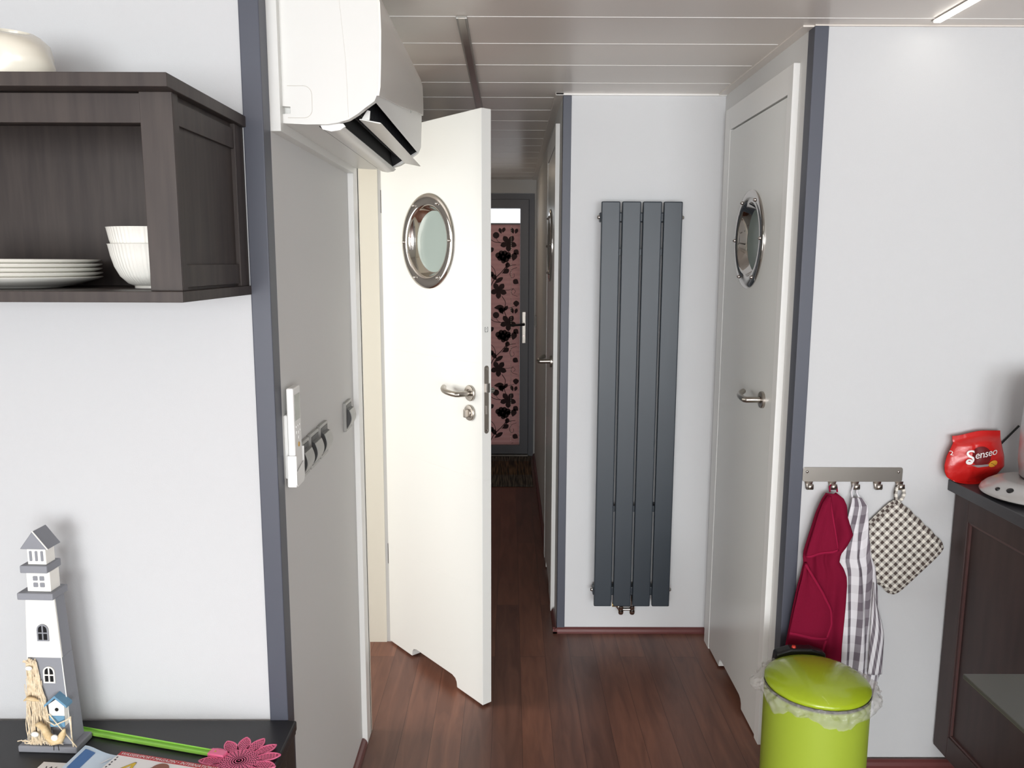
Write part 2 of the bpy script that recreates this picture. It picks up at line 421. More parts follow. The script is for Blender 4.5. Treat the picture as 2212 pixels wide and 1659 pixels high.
# corner posts
struct('trim_5', MB().box(-0.503, -0.465, YF - 0.006, 1.60, 0, ZC), M_post, origin=(-0.484, YF, 0), label='blue-grey corner strip left of the air conditioner', bevel=0.002)
struct('trim_6', MB().box(XR - 0.001, XR + 0.037, YK - 0.008, YK + 0.04, 0, ZC - 0.003), M_post, origin=(XR + 0.018, YK, 0), label='dark grey corner strip right of the closed white door', bevel=0.002)
struct('trim_7', MB().box(XC - 0.001, XC + 0.031, YB - 0.006, YB + 0.03, 0, ZC - 0.006), M_post, origin=(XC + 0.015, YB, 0), label='blue-grey corner strip left of the radiator wall', bevel=0.0015)
# baseboards (quarter round)
def qr(a0, a1, axis, base, sgn, h=0.022, d=0.017):
    pr = [(base, 0), (base + sgn * d, 0), (base + sgn * d, h * 0.35), (base + sgn * d * 0.75, h * 0.75), (base + sgn * d * 0.35, h), (base, h)]
    m = MB()
    if axis == 'X':
        m.prism(pr, a0, a1, fn=lambda p, q, a: (a, p, q))
    else:
        m.prism(pr, a0, a1, fn=lambda p, q, a: (p, a, q))
    return m
struct('baseboard_back', qr(XC - 0.017, XR, 'X', YB, -1), M_bb, origin=(0.5, YB, 0))
struct('baseboard_front_right', qr(XR + 0.0, 2.8, 'X', YK - 0.008, -1), M_bb, origin=(1.8, YK, 0))
struct('baseboard_left', qr(1.56, 2.333, 'Y', XL, 1), M_bb, origin=(XL, 2, 0))
struct('baseboard_corridor_right', merge(qr(YB - 0.017, 3.30, 'Y', XC, -1), qr(4.05, YE - 0.01, 'Y', XC, -1)), M_bb, origin=(XC, 4, 0))
struct('baseboard_corridor_left', qr(3.11, YE - 0.01, 'Y', XL, 1), M_bb, origin=(XL, 4, 0))

# ------------------------------------------------------------------ doors
def porthole(root, cx, cz, back=True):
    def P(x, yy, h): return (cx + x, h, cz + yy)
    ring = MB().lathe([(0.162, 0.001), (0.162, -0.003), (0.159, -0.006), (0.15, -0.008), (0.13, -0.0085), (0.123, -0.006), (0.119, 0.000), (0.107, 0.024), (0.103, 0.026), (0.103, 0.030), (0.118, 0.030), (0.134, 0.001)],
                      seg=64, fn=P, closed=True).build('porthole_ring', M_chrome, root, local=True, smooth=40)
    MB().lathe([(0, 0.025), (0.108, 0.025), (0.108, 0.029), (0, 0.029)], seg=48, fn=P).build('porthole_glass', M_frost, ring, local=True, smooth=40)
    for i in range(6):
        a = i * PI / 3
        MB().lathe([(0, -0.016), (0.0035, -0.0148), (0.0058, -0.0115), (0.0062, -0.0080)], seg=12,
                   fn=lambda x, yy, h: (cx + 0.1425 * math.cos(a) + x, h, cz + 0.1425 * math.sin(a) + yy)).build('dome_screw', M_chrome, ring, local=True, smooth=50)
    if back:
        MB().lathe([(0.162, 0.037), (0.16, 0.043), (0.13, 0.045), (0.118, 0.040), (0.108, 0.031), (0.134, 0.031), (0.134, 0.037)], seg=48, fn=P, closed=True).build('porthole_back_ring', M_chrome, root, local=True, smooth=40)

def lever(root, hx, hz, side=-1, y0=0.0, name='door_handle'):
    s = side
    def P(x, yy, h): return (hx + x, y0 + s * h, hz + yy)
    h = MB()
    pts = [(hx, y0 + s * 0.008, hz), (hx, y0 + s * 0.05, hz), (hx - 0.006, y0 + s * 0.056, hz)]
    pts += [(hx - 0.03, y0 + s * 0.0565, hz), (hx - 0.06, y0 + s * 0.055, hz + 0.001), (hx - 0.085, y0 + s * 0.049, hz + 0.003), (hx - 0.103, y0 + s * 0.040, hz + 0.006), (hx - 0.116, y0 + s * 0.028, hz + 0.009)]
    h.tube(pts, [0.0095] * 7 + [0.0088], seg=14)
    hd = h.build(name, M_steel, root, local=True, smooth=40)
    MB().lathe([(0.0, 0.0), (0.0265, 0.0), (0.0265, 0.007), (0.025, 0.009), (0.0135, 0.0092), (0.012, 0.0075), (0, 0.0075)], seg=36, fn=P).build('rose_plate', M_steel, hd, local=True, smooth=35)
    return hd

def leaf_mesh(W, cx, cz, notch=(0.165, 0.465), thick=0.038, H=1.990, m=None):
    n0, n1 = notch
    out = [(0, .008), (n0, .008), (n0 + .003, .028), (n0 + .012, .040), (n0 + 0.028, .045), (n1 - 0.028, .045), (n1 - .012, .040), (n1 - .003, .028), (n1, .008), (W, .008), (W, H), (0, H)]
    return (m or MB()).prism(out, 0, thick, axis='Y', holes=[circle(cx, cz, 0.133, 48)])

# open door
ang = math.atan2(-0.775, 0.632)
d1 = thing('door_1', 'open white door with round porthole, standing ajar below the air conditioner', None, (-0.481, 3.028, 0), ang, kind='structure')
leaf_mesh(0.618, 0.311, 1.59).build('door_leaf', M_door, d1, local=True, bevel=0.0015)
porthole(d1, 0.311, 1.59)
lever(d1, 0.557, 1.092)
lever(d1, 0.557, 1.092, 1, 0.038, 'rear_door_handle')
def KP(x, yy, h): return (0.555 + x, -h, 1.026 + yy)
kb = MB().lathe([(0, 0), (0.0265, 0), (0.0265, 0.007), (0.025, 0.009), (0.014, 0.0095), (0.0125, 0.013), (0, 0.013)], seg=36, fn=KP).build('lock_rose', M_steel, d1, local=True, smooth=35)
MB().box(0.5495, 0.5605, -0.028, -0.012, 1.012, 1.040).build('thumb_turn', M_steel, kb, local=True, bevel=0.003)
# lock plate in the edge of the leaf
sp = MB().prism(rrect(0.009, 0.027, 0.963, 1.188, 0.0088), 0.6178, 0.6192, axis='X').build('lock_plate', M_steel, d1, local=True)
MB().prism([(0.6185, 0.012), (0.630, 0.014), (0.626, 0.027), (0.6185, 0.027)], 1.100, 1.130, axis='Z').build('latch_bolt', M_chrome, sp, local=True, bevel=0.001)
MB().box(0.6188, 0.6196, 0.0145, 0.0215, 1.028, 1.056).build('bolt_slot', M_chrome, sp, local=True)
for z in (0.974, 1.177):
    MB().lathe([(0, 0.0015), (0.004, 0.0012), (0.0045, 0)], seg=12, fn=lambda x, yy, h: (0.6192 + h, 0.018 + x, z + yy)).build('plate_screw', M_chrome, sp, local=True)
lb = MB()
def EP(a, b): return (0.6184, 0.018 + a, 1.302 + b)
lab = merge(text_mb('[', 0.016, lambda a, b: EP(a - 0.0075, b)), text_mb(']', 0.016, lambda a, b: EP(a + 0.003, b)), text_mb('F', 0.008, lambda a, b: EP(a - 0.002, b + 0.002)),
            text_mb('SUWE', 0.0045, lambda a, b: EP(a - 0.006, b - 0.0065)))
lab.build('edge_label', mat('label_ink', (50, 52, 58), 0.6), d1, local=True)
for z in (0.33, 1.70):
    MB().box(-0.012, -0.0005, 0.002, 0.014, z, z + 0.085).build('hinge', M_black, d1, local=True, bevel=0.002)
# frame of the open door (fixed)
fr = MB()
fr.box(-0.466, -0.449, 2.335, 2.405, 0, 2.075)
fr.box(-0.466, -0.449, 3.035, 3.105, 0, 2.075)
fr.box(-0.466, -0.449, 2.405, 3.035, 2.003, 2.075)
struct('trim_8', fr, M_white, origin=(-0.457, 2.37, 0), label='white casing around the open door', bevel=0.0015)
jb = MB()
jb.box(-0.60, -0.449, 2.395, 2.417, 0, 2.003)
jb.box(-0.60, -0.494, 3.030, 3.06, 0, 2.003)
jb.box(-0.4915, -0.486, 3.036, 3.06, 0, 2.003)
jb.box(-0.60, -0.47, 2.417, 3.03, 1.993, 2.015)
struct('trim_9', jb, M_cream, origin=(-0.55, 2.40, 0), label='cream jamb lining of the open doorway')

# closed doors in right hand walls: local x runs toward the camera
def closed_door(name, label, loc, W, hx, cx, notch):
    r = thing(name, label, None, loc, -PI / 2, kind='structure')
    leaf_mesh(W, cx, 1.597, notch).build('door_leaf', M_door, r, local=True, bevel=0.001)
    porthole(r, cx, 1.597, back=False)
    lever(r, hx, 1.095)
    f = MB()
    t = 0.0035
    f.box(W + t, W + t + 0.04, -0.0015, 0.02, 0, 2.074)
    f.box(-0.068 - t, -t, -0.0015, 0.02, 0, 2.074)
    f.box(-t, W + t, -0.0015, 0.02, 1.990 + 0.006, 2.074)
    f.build('door_frame', M_white, r, local=True, bevel=0.0012)
    b = MB(); b.box(-0.003, W + 0.003, 0.045, 0.06, 0, 1.997); b.build('door_rebate', M_cream, r, local=True)
    return r
closed_door('door_2', 'closed white door with round porthole, right of the radiator', (0.7945, 2.974, 0), 0.594, 0.512, 0.288, (0.15, 0.445))
closed_door('door_3', 'closed white door with porthole deep in the dark corridor wall', (0.183, 3.968, 0), 0.60, 0.522, 0.30, (0.15, 0.45))

# ------------------------------------------------------------------ glazed end door
d4 = thing('door_4', 'dark grey glazed exterior door at the end of the corridor', None, (-0.135, YE, 0), 0, kind='structure')
def ring2(x0, x1, z0, z1, w, y0, y1, wb=None):
    wb = w if wb is None else wb
    m = MB(); m.prism([(x0, z0), (x1, z0), (x1, z1), (x0, z1)], y0, y1, axis='Y', holes=[[(x0 + w, z0 + wb), (x1 - w, z0 + wb), (x1 - w, z1 - w), (x0 + w, z1 - w)]]); return m
ring2(-0.455, 0.185, 0.0, 2.04, 0.042, YE - 0.012, YE + 0.06, 0.02).build('door_frame', M_sashg, d4, bevel=0.002)
sash = ring2(-0.411, 0.142, 0.022, 1.997, 0.066, YE - 0.03, YE + 0.04, 0.07).build('door_sash', M_sashg, d4, bevel=0.003)
MB().box(-0.35, 0.08, YE + 0.012, YE + 0.018, 0.085, 1.935).build('door_glass', M_pane, d4)
MB().box(-0.41, 0.145, YE - 0.05, YE - 0.012, 0.0, 0.018).build('threshold', M_steel, d4, bevel=0.002)
hp = MB().box(0.094, 0.121, YE - 0.037, YE - 0.030, 0.905, 1.148).build('handle_plate', M_steel, d4, bevel=0.002)
MB().tube([(0.108, YE - 0.035, 1.052), (0.108, YE - 0.085, 1.052), (0.09, YE - 0.09, 1.052), (0.0, YE - 0.085, 1.046)], 0.009, seg=10).build('handle_lever', M_darkmetal, hp, smooth=40)
MB().lathe([(0, -0.04), (0.008, -0.04), (0.008, -0.03)], seg=16, fn=lambda x, yy, h: (0.108 + x, YE + h, 0.965 + yy)).build('keyhole', M_chrome, hp, smooth=40)

# pleated blind with floral print: a thing of its own
bl = thing('pleated_blind', 'dusky pink pleated blind with black floral print in the corridor end door', 'blind', (-0.135, YE - 0.006, 0.09))
bm_ = MB(); yb = YE - 0.004
n = 92; vs = []; fs = []
for i in range(n + 1):
    z = 1.815 - (1.815 - 0.092) * i / n
    yy = yb + (0.004 if i % 2 else -0.004)
    vs += [(-0.345, yy, z), (0.0755, yy, z)]
for i in range(n): fs.append((2 * i, 2 * i + 1, 2 * i + 3, 2 * i + 2))
bm_.add(vs, fs, 0)
yp = yb - 0.0056
def poly(pts): bm_.add([(p[0], yp, p[1]) for p in pts], [tuple(range(len(pts)))], 1)
def px(cx, cy): return (((1000 + cx / 2.21) - 1101) * 0.00369, 1.815 - ((350 + cy / 2.21) - 484) * 0.00362)
KS = 0.00164
def petal(c, a, L, w):
    pts = []
    for t in range(9):
        u = t / 8; ww = w * max(0, math.sin(PI * u ** 1.25)) ** 0.75; pts.append((u * L, ww))
    pts = pts + [(x, -yv) for x, yv in reversed(pts[1:-1])]
    poly([(c[0] + x * math.cos(a) - yv * math.sin(a), c[1] + x * math.sin(a) + yv * math.cos(a)) for x, yv in pts])
def flower5(c, R, a0=0.3, rat=0.3, k=1.25):
    for i in range(5): petal((c[0], c[1]), a0 + i * 2 * PI / 5, R * 0.95, R * rat * k)
def disc(c, r, sx=1): poly([(c[0] + r * sx * math.cos(i * PI / 8), c[1] + r * math.sin(i * PI / 8)) for i in range(16)])
def stem(pts, w=0.0045):
    P = [px(*p) for p in pts]
    # smooth the line
    Q = []
    for i in range(len(P) - 1):
        p0 = P[max(i - 1, 0)]; p1 = P[i]; p2 = P[i + 1]; p3 = P[min(i + 2, len(P) - 1)]
        for t in range(5):
            u = t / 5
            Q.append(tuple(0.5 * (2 * p1[k] + (p2[k] - p0[k]) * u + (2 * p0[k] - 5 * p1[k] + 4 * p2[k] - p3[k]) * u * u + (3 * p1[k] - p0[k] - 3 * p2[k] + p3[k]) * u ** 3) for k in (0, 1)))
    Q.append(P[-1])
    for a, b in zip(Q, Q[1:]):
        d = Vector((b[0] - a[0], b[1] - a[1])); L = d.length
        if L < 1e-5: continue
        nn = Vector((-d.y, d.x)) / L * w * 0.5
        poly([(a[0] + nn.x, a[1] + nn.y), (b[0] + nn.x, b[1] + nn.y), (b[0] - nn.x, b[1] - nn.y), (a[0] - nn.x, a[1] - nn.y)])
def motif(oy, ox=0):
    q = lambda x, yv: px(x + ox, yv + oy)
    disc(q(158, 352), 15 * KS)
    petal(q(182, 345), 1.9, 28 * KS, 8 * KS); petal(q(188, 340), 1.2, 26 * KS, 8 * KS)
    petal(q(238, 345), 1.9, 30 * KS, 8 * KS); petal(q(246, 345), 1.2, 26 * KS, 8 * KS)
    flower5(q(215, 388), 42 * KS, 0.95, 0.24)
    c = q(190, 447)
    for i, (dx, dy, r) in enumerate([(-22, 2, 14), (-8, 12, 13), (8, 12, 13), (24, 4, 14), (0, -6, 17), (-14, -10, 13), (14, -14, 15), (28, -4, 11), (2, -24, 11)]):
        disc((c[0] + dx * KS, c[1] + dy * KS), r * KS)
    flower5(q(170, 608), 42 * KS, 0.9, 0.24)
    for (x, yv, a, L, w) in [(160, 560, 2.2, 34, 11), (190, 528, 0.6, 34, 12), (205, 505, 1.2, 30, 11), (150, 575, 0.6, 50, 10), (140, 545, 1.7, 26, 10), (148, 690, 0.1, 48, 12), (190, 720, 1.9, 34, 9), (196, 705, 1.0, 30, 8), (236, 470, 1.3, 40, 14), (262, 440, 2.4, 30, 13), (240, 490, 0.2, 40, 14), (240, 600, 0.7, 40, 15), (262, 575, 2.6, 30, 13), (240, 660, 0.4, 44, 16), (252, 685, 1.6, 30, 14), (120, 430, 0.6, 34, 11), (118, 550, 0.9, 30, 11)]:
        petal(q(x, yv), a, L * KS, w * KS)
    stem([(128 + ox, 366 + oy), (150 + ox, 382 + oy), (190 + ox, 388 + oy)]); stem([(158 + ox, 364 + oy), (165 + ox, 378 + oy), (178 + ox, 386 + oy)], 0.003)
    stem([(208 + ox, 468 + oy), (208 + ox, 490 + oy), (185 + ox, 520 + oy), (150 + ox, 556 + oy), (132 + ox, 590 + oy)], 0.006)
    stem([(130 + ox, 488 + oy), (150 + ox, 510 + oy), (158 + ox, 545 + oy)], 0.004)
    stem([(185 + ox, 530 + oy), (205 + ox, 505 + oy), (225 + ox, 492 + oy), (250 + ox, 488 + oy)], 0.004)
    stem([(255 + ox, 500 + oy), (232 + ox, 510 + oy), (222 + ox, 530 + oy), (230 + ox, 548 + oy), (242 + ox, 542 + oy), (240 + ox, 528 + oy)], 0.003)
    stem([(258 + ox, 635 + oy), (236 + ox, 628 + oy), (228 + ox, 612 + oy), (238 + ox, 602 + oy), (248 + ox, 612 + oy), (240 + ox, 622 + oy)], 0.003)
    stem([(185 + ox, 635 + oy), (202 + ox, 665 + oy), (196 + ox, 700 + oy), (205 + ox, 730 + oy)], 0.005)
    stem([(190 + ox, 695 + oy), (220 + ox, 690 + oy), (250 + ox, 680 + oy)], 0.003)
    stem([(190 + ox, 606 + oy), (215 + ox, 606 + oy), (240 + ox, 598 + oy)], 0.003)
for oy in (-4, 368, 740):
    motif(oy); motif(oy - 20, -150)
# keep the print within the fabric
kv = MB()
for f, m_ in zip(bm_.f, bm_.m):
    P = [bm_.v[i] for i in f]
    if m_ == 0 or all(-0.343 < p[0] < 0.075 and 0.10 < p[2] < 1.80 for p in P): kv.add(P, [tuple(range(len(P)))], m_)
kv.build('blind_fabric', [M_blind, M_print], bl)
MB().box(-0.345, 0.0755, yb - 0.010, yb + 0.008, 1.811, 1.822).build('top_rail', M_sashg, bl)
MB().box(-0.345, 0.0755, yb - 0.009, yb + 0.008, 0.078, 0.093).build('bottom_rail', M_sashg, bl)
cm = MB(); z = 1.80
while z > 0.12:
    cm.box(0.0050, 0.0100, yb - 0.010, yb - 0.0075, z - 0.007, z); z -= 0.0145
cm.build('cord', mat('white_cord', (225, 220, 210), 0.7), bl)

# doormat
mt = MB().box(-0.30, 0.162, 5.30, 6.135, 0.0, 0.010)
o = mt.build('doormat', M_rug, origin=(-0.07, 5.30, 0), bevel=0.003); tag(o, 'dark striped doormat in front of the glazed corridor end door', 'doormat')
# latch on corridor wall near the end door
o = MB().box(XC - 0.012, XC, 5.95, 5.99, 1.05, 1.13).build('light_switch', M_swg, origin=(XC, 5.97, 1.05), bevel=0.004)
tag(o, 'small grey light switch on corridor wall beside the glazed end door', 'switch')

# ------------------------------------------------------------------ radiator
rd = thing('radiator', 'tall anthracite radiator of four flat vertical tubes on white wall', 'radiator', (0.494, YB, 0.147))
for i in range(4):
    x0 = 0.3418 + i * 0.078
    MB().box(x0, x0 + 0.070, 3.043, 3.062, 0.147, 1.747).build('tube', M_rad, rd, bevel=0.004, seg=3)
for z in (0.205, 1.690):
    MB().box(0.338, 0.650, 3.061, 3.100, z - 0.018, z + 0.018).build('collector', M_rad, rd, bevel=0.004)
for z in (0.55, 1.56):
    MB().box(0.36, 0.63, 3.061, 3.070, z - 0.012, z + 0.012).build('bracket_bar', M_rad, rd)
    for x in (0.40, 0.59):
        MB().box(x - 0.01, x + 0.01, 3.069, YB - 0.0003, z - 0.01, z + 0.01).build('wall_bracket', M_rad, rd)
for x, s in ((0.338, -1), (0.650, 1)):
    for z in (0.205, 1.690):
        MB().lathe([(0, 0.009), (0.006, 0.0085), (0.0085, 0.004), (0.0085, 0)], seg=16, fn=lambda a, b, h: (x + s * h, 3.08 + a, z + b)).build('end_plug', M_chrome, rd, smooth=50)
vl = MB()
for x in (0.456, 0.502):
    vl.lathe([(0, 0.100), (0.009, 0.100), (0.012, 0.106), (0.012, 0.116), (0.009, 0.119), (0.011, 0.122), (0.011, 0.135), (0.008, 0.137), (0.008, 0.19)], c=(x, 3.078, 0), seg=18)
vl.tube([(0.456, 3.078, 0.120), (0.502, 3.078, 0.120)], 0.006, seg=10)
vl.tube([(0.456, 3.078, 0.112), (0.436, 3.078, 0.140)], 0.007, seg=10)
vv = vl.build('valve', M_chrome, rd, smooth=40)
MB().tube([(0.420, 3.078, 0.141), (0.444, 3.078, 0.141)], 0.010, seg=12).build('valve_cap', M_brass, vv, smooth=40)

# ------------------------------------------------------------------ air conditioner
acb = MB().box(-0.466, -0.446, 1.602, 2.333, 1.768, ZC)
struct('trim_10', acb, M_ac, origin=(-0.456, 1.6, 1.768), label='white backing board between wall and air conditioner')
ac = thing('air_conditioner', 'white wall-mounted air conditioner with open louvre above the open door', 'air conditioner', (-0.446, 1.995, 1.784))
y0, y1 = 1.620, 2.372
def prof(gap, notch=False):
    bot = [(-0.446, 1.786), (-0.40, 1.7835), (-0.36, 1.784)]
    lip = [(-0.340, 1.787), (-0.318, 1.793), (-0.300, 1.8035), (-0.284, 1.8155), (-0.266, 1.828)]
    rec = [(-0.339, 1.787), (-0.345, 1.83), (-0.31, 1.868), (-0.275, 1.860), (-0.2665, 1.8285)]
    front = [(-0.2585, 1.845), (-0.256, 1.90), (-0.2545, 1.96), (-0.256, 2.015), (-0.262, 2.035), (-0.275, 2.045), (-0.446, 2.05)]
    return bot + (rec if gap else lip) + front
body = MB()
pn = prof(False)
# near end cap with a small cable notch at the wall side
cap = pn[:-1] + [(-0.446, 2.05), (-0.446, 1.836), (-0.441, 1.818), (-0.431, 1.817), (-0.430, 1.804), (-0.441, 1.803), (-0.4455, 1.800)]
body.prism([(p[0] - 0.008 if p[0] < -0.44 else p[0], p[1]) for p in cap], y0, y0 + 0.018, axis='Y')
body.prism(prof(True), y0 + 0.018, y1 - 0.022, axis='Y')
body.prism(pn, y1 - 0.022, y1, axis='Y')
bo = body.build('housing', M_ac, ac, smooth=35)
cav = MB()
cav.add([(x, yy, z) for yy in (y0 + 0.0185, y1 - 0.0225) for x, z in [(-0.3375, 1.7895), (-0.343, 1.829), (-0.309, 1.8665), (-0.2765, 1.859), (-0.2685, 1.831)]],
        [(i, i + 1, i + 6, i + 5) for i in range(4)] + [(0, 1, 2, 3, 4), (5, 6, 7, 8, 9)])
cv = cav.build('air_outlet', M_void, ac)
gr = MB()
for i in range(40):
    yy = y0 + 0.03 + i * 0.0175
    gr.box(-0.325, -0.29, yy, yy + 0.0018, 1.815, 1.850)
for x, z in ((-0.327, 1.816), (-0.31, 1.816)):
    gr.box(x, x + 0.0018, y0 + 0.019, y1 - 0.023, z, z + 0.002)
gr.build('outlet_grille', M_darkmetal, ac)
# front panel with wavy lower edge
fpn = MB(); N = 30
def zb(yy):
    t = (yy - y0) / (y1 - y0)
    return interp([(0, 1.838), (0.25, 1.860), (0.5, 1.884), (0.75, 1.912), (1.0, 1.934)], t)
def xf(z): return interp([(1.828, -0.2645), (1.845, -0.2585), (1.90, -0.256), (1.96, -0.2545), (2.015, -0.256), (2.035, -0.262), (2.045, -0.275)], z)
def fpf(u, v):
    yy = lerp(y0 - 0.001, y1 + 0.001, u); z = lerp(zb(yy), 2.044, v)
    return (xf(z) + 0.0045, yy, z)
fpn.grid(fpf, N, 12)
fpn.grid(lambda u, v: (fpf(u, 0)[0] - 0.005 * v, fpf(u, 0)[1], fpf(u, 0)[2]), N, 1)
fpn.grid(lambda u, v: (fpf(0, u)[0] - 0.0045 * v, y0 - 0.001, fpf(0, u)[2]), 12, 1)
fpn.grid(lambda u, v: (fpf(1, u)[0] - 0.0045 * v, y1 + 0.001, fpf(1, u)[2]), 12, 1)
fpn.build('front_panel', M_acg, ac, smooth=30)
# upper flap (open)
fl = MB(); fl.prism([(-0.303, 1.7990), (-0.302, 1.8005), (-0.262, 1.7935), (-0.2585, 1.7915), (-0.2625, 1.7912)], y0 + 0.035, y1 - 0.012, axis='Y')
uf = fl.build('upper_louvre', M_ac, ac, smooth=30)
MB().prism([(-0.300, 1.8005), (-0.288, 1.8185), (-0.282, 1.817), (-0.284, 1.799)], y0 + 0.042, y0 + 0.045, axis='Y').build('louvre_arm', M_ac, uf)
# lower flap
fl = MB(); fl.prism([(-0.374, 1.7825), (-0.372, 1.7775), (-0.355, 1.7745), (-0.338, 1.7775), (-0.331, 1.783), (-0.333, 1.7855), (-0.345, 1.7822)], y0 + 0.020, y1 - 0.004, axis='Y')
lf = fl.build('lower_louvre', M_ac, ac, smooth=30)
MB().prism([(-0.376, 1.7835), (-0.372, 1.7765), (-0.355, 1.7725), (-0.337, 1.7755), (-0.327, 1.7825), (-0.331, 1.7875), (-0.345, 1.787)], y0 + 0.013, y0 + 0.020, axis='Y').build('louvre_cap', M_white, lf, smooth=50)
MB().box(-0.380, -0.3765, y0 + 0.02, y1 - 0.03, 1.7825, 1.7838).build('bottom_slot', M_void, ac)
# access cover outline on the end cap
arc = [(-0.436, 1.856)] + [(-0.404 + 0.016 * math.cos(t), 1.840 + 0.016 * math.sin(t)) for t in [PI / 2 - i * PI / 12 for i in range(7)]] + \
      [(-0.404 + 0.016 * math.cos(t), 1.812 + 0.016 * math.sin(t)) for t in [-i * PI / 12 for i in range(7)]] + [(-0.436, 1.796)]
MB().tube([(x, y0 - 0.0001, z) for x, z in arc], 0.0006, seg=5).build('access_cover_seam', mat('seam_grey', (212, 208, 200), 0.6), ac)
MB().tube([(-0.333, y0 - 0.0001, 2.046), (-0.327, y0 - 0.0001, 1.985), (-0.320, y0 - 0.0001, 1.90), (-0.3175, y0 - 0.0001, 1.797)], 0.0005, seg=5).build('side_seam', mat('seam_pale', (222, 220, 214), 0.5), ac)
MB().tube([(-0.2502, 1.97 + 0.10 + 0.004 * math.sin(i), 1.893 - i * 0.002) for i in range(4)], 0.0006, seg=5).build('front_mark', M_swg, ac)

# ------------------------------------------------------------------ remote, holder, switches on the left wall
rh = thing('remote_holder', 'white plastic wall cradle holding the remote control', 'holder', (XL, 1.63, 1.055))
MB().box(XL, -0.4575, 1.608, 1.654, 1.070, 1.205).build('back_plate', M_white, rh, bevel=0.003)
cr = MB()
cr.box(-0.4575, -0.4385, 1.5965, 1.6000, 1.060, 1.122)
cr.box(-0.4575, -0.4385, 1.657, 1.660, 1.068, 1.130)
cr.prism([(1.5965, 1.062), (1.604, 1.055), (1.650, 1.055), (1.660, 1.066), (1.660, 1.100), (1.5965, 1.086)], -0.4405, -0.4385, axis='X')
cr.box(-0.4575, -0.4405, 1.598, 1.659, 1.055, 1.060)
cr.box(-0.4590, -0.4570, 1.598, 1.659, 1.056, 1.120)
cr.build('cradle', M_white, rh, bevel=0.0015)
rm = thing('remote_control', 'slim white air conditioner remote standing in its wall cradle', 'remote control', (-0.449, 1.63, 1.061))
MB().box(-0.4565, -0.4415, 1.6010, 1.6555, 1.061, 1.262).build('body', M_white, rm, bevel=0.0035, seg=3)
MB().box(-0.4416, -0.4408, 1.610, 1.647, 1.193, 1.247).build('screen', mat('lcd_grey', (150, 156, 146), 0.2), rm, bevel=0.0003)
for (yy, zz, r) in ((1.614, 1.180, .003), (1.628, 1.180, .003), (1.641, 1.180, .003), (1.616, 1.168, .0045), (1.631, 1.166, .0045), (1.643, 1.168, .003), (1.631, 1.155, .004)):
    MB().lathe([(0, 0.0016), (r * .8, 0.0014), (r, 0)], seg=12, fn=lambda a, b, h: (-0.4416 + h, yy + a, zz + b)).build('button', M_white, rm, smooth=50)
tag(MB().lathe([(0, 0.0016), (0.0045, 0.0014), (0.0055, 0)], seg=14, fn=lambda a, b, h: (-0.4416 + h, 1.631 + a, 1.140 + b)).build('power_button', mat('ochre_button', (206, 160, 70), 0.4), rm, smooth=50), 'ochre round button')

def switch(label, yc, zc, on=True, group=None):
    t = thing('light_switch', label, 'switch', (XL, yc, zc - 0.041), group=group)
    h = 0.041
    MB().prism(rrect(yc - h, yc + h, zc - h, zc + h, 0.004), XL, XL + 0.009, axis='X').build('frame', M_swg, t, bevel=0.0015)
    # rocker: a curved cover plate over a dark rocker body, proud at its lower half
    pr = []
    for i in range(13):
        u = i / 12; z = zc + 0.019 - 0.050 * u
        pr.append((z, 0.0155 + 0.0065 * math.sin(PI * u) - 0.006 * u ** 3))
    m = MB(); outl = [(z, XL + x) for z, x in pr] + [(pr[-1][0], XL + 0.008), (pr[0][0] + 0.004, XL + 0.008)]
    m.prism(outl, yc - 0.0285, yc + 0.0285, fn=lambda a, b, y_: (b, y_, a))
    m.build('rocker', M_swd, t, bevel=0.0005)
    m = MB(); outl = [(z, XL + x + 0.0022) for z, x in pr] + [(z, XL + x) for z, x in reversed(pr)]
    m.prism(outl, yc - 0.0305, yc + 0.0305, fn=lambda a, b, y_: (b, y_, a))
    m.build('rocker_cover', M_swg, t, bevel=0.0006)
    m = MB(); m.box(XL + 0.0085, XL + 0.0100, yc - 0.0315, yc + 0.0315, zc - 0.0335, zc + 0.0335); m.build('rocker_surround', M_swd, t)
    return t
g3 = 'row of three light switches beside the remote'
switch('grey rocker light switch nearest the remote control, partly hidden by it', 1.735, 1.083, group=g3)
switch('middle grey rocker switch of the row of three', 1.828, 1.084, group=g3)
switch('grey rocker switch farthest from the remote in the row of three', 1.921, 1.085, group=g3)
switch('single grey rocker light switch right beside the white door casing', 2.225, 1.088)

# ------------------------------------------------------------------ ceiling strips
ls = thing('ceiling_light_strip', 'unlit grey ceiling light strip running above the open door', 'ceiling light', (-0.128, 2.8, ZC))
MB().box(-0.1425, -0.1135, 2.171, 3.60, ZC - 0.0045, ZC - 0.0001).build('strip_cover', M_strip, ls, bevel=0.001)
MB().box(-0.137, -0.119, 2.176, 3.59, ZC - 0.0062, ZC - 0.0045).build('inner_profile', M_steel, ls)
for x in (-0.1395, -0.1165):
    MB().lathe([(0, -0.0062), (0.0028, -0.006), (0.0032, -0.0045)], c=(x, 2.176, ZC), seg=12).build('end_screw', M_white, ls, smooth=50)
le = thing('ceiling_light_strip', 'glowing white ceiling light strip above the coat hooks wall', 'ceiling light', (1.111, 1.6, ZC))
MB().box(1.098, 1.124, 0.9, 2.196, ZC - 0.003, ZC).build('housing', M_steel, le)
MB().box(1.102, 1.120, 0.905, 2.190, ZC - 0.007, ZC - 0.003).build('diffuser', M_led, le)

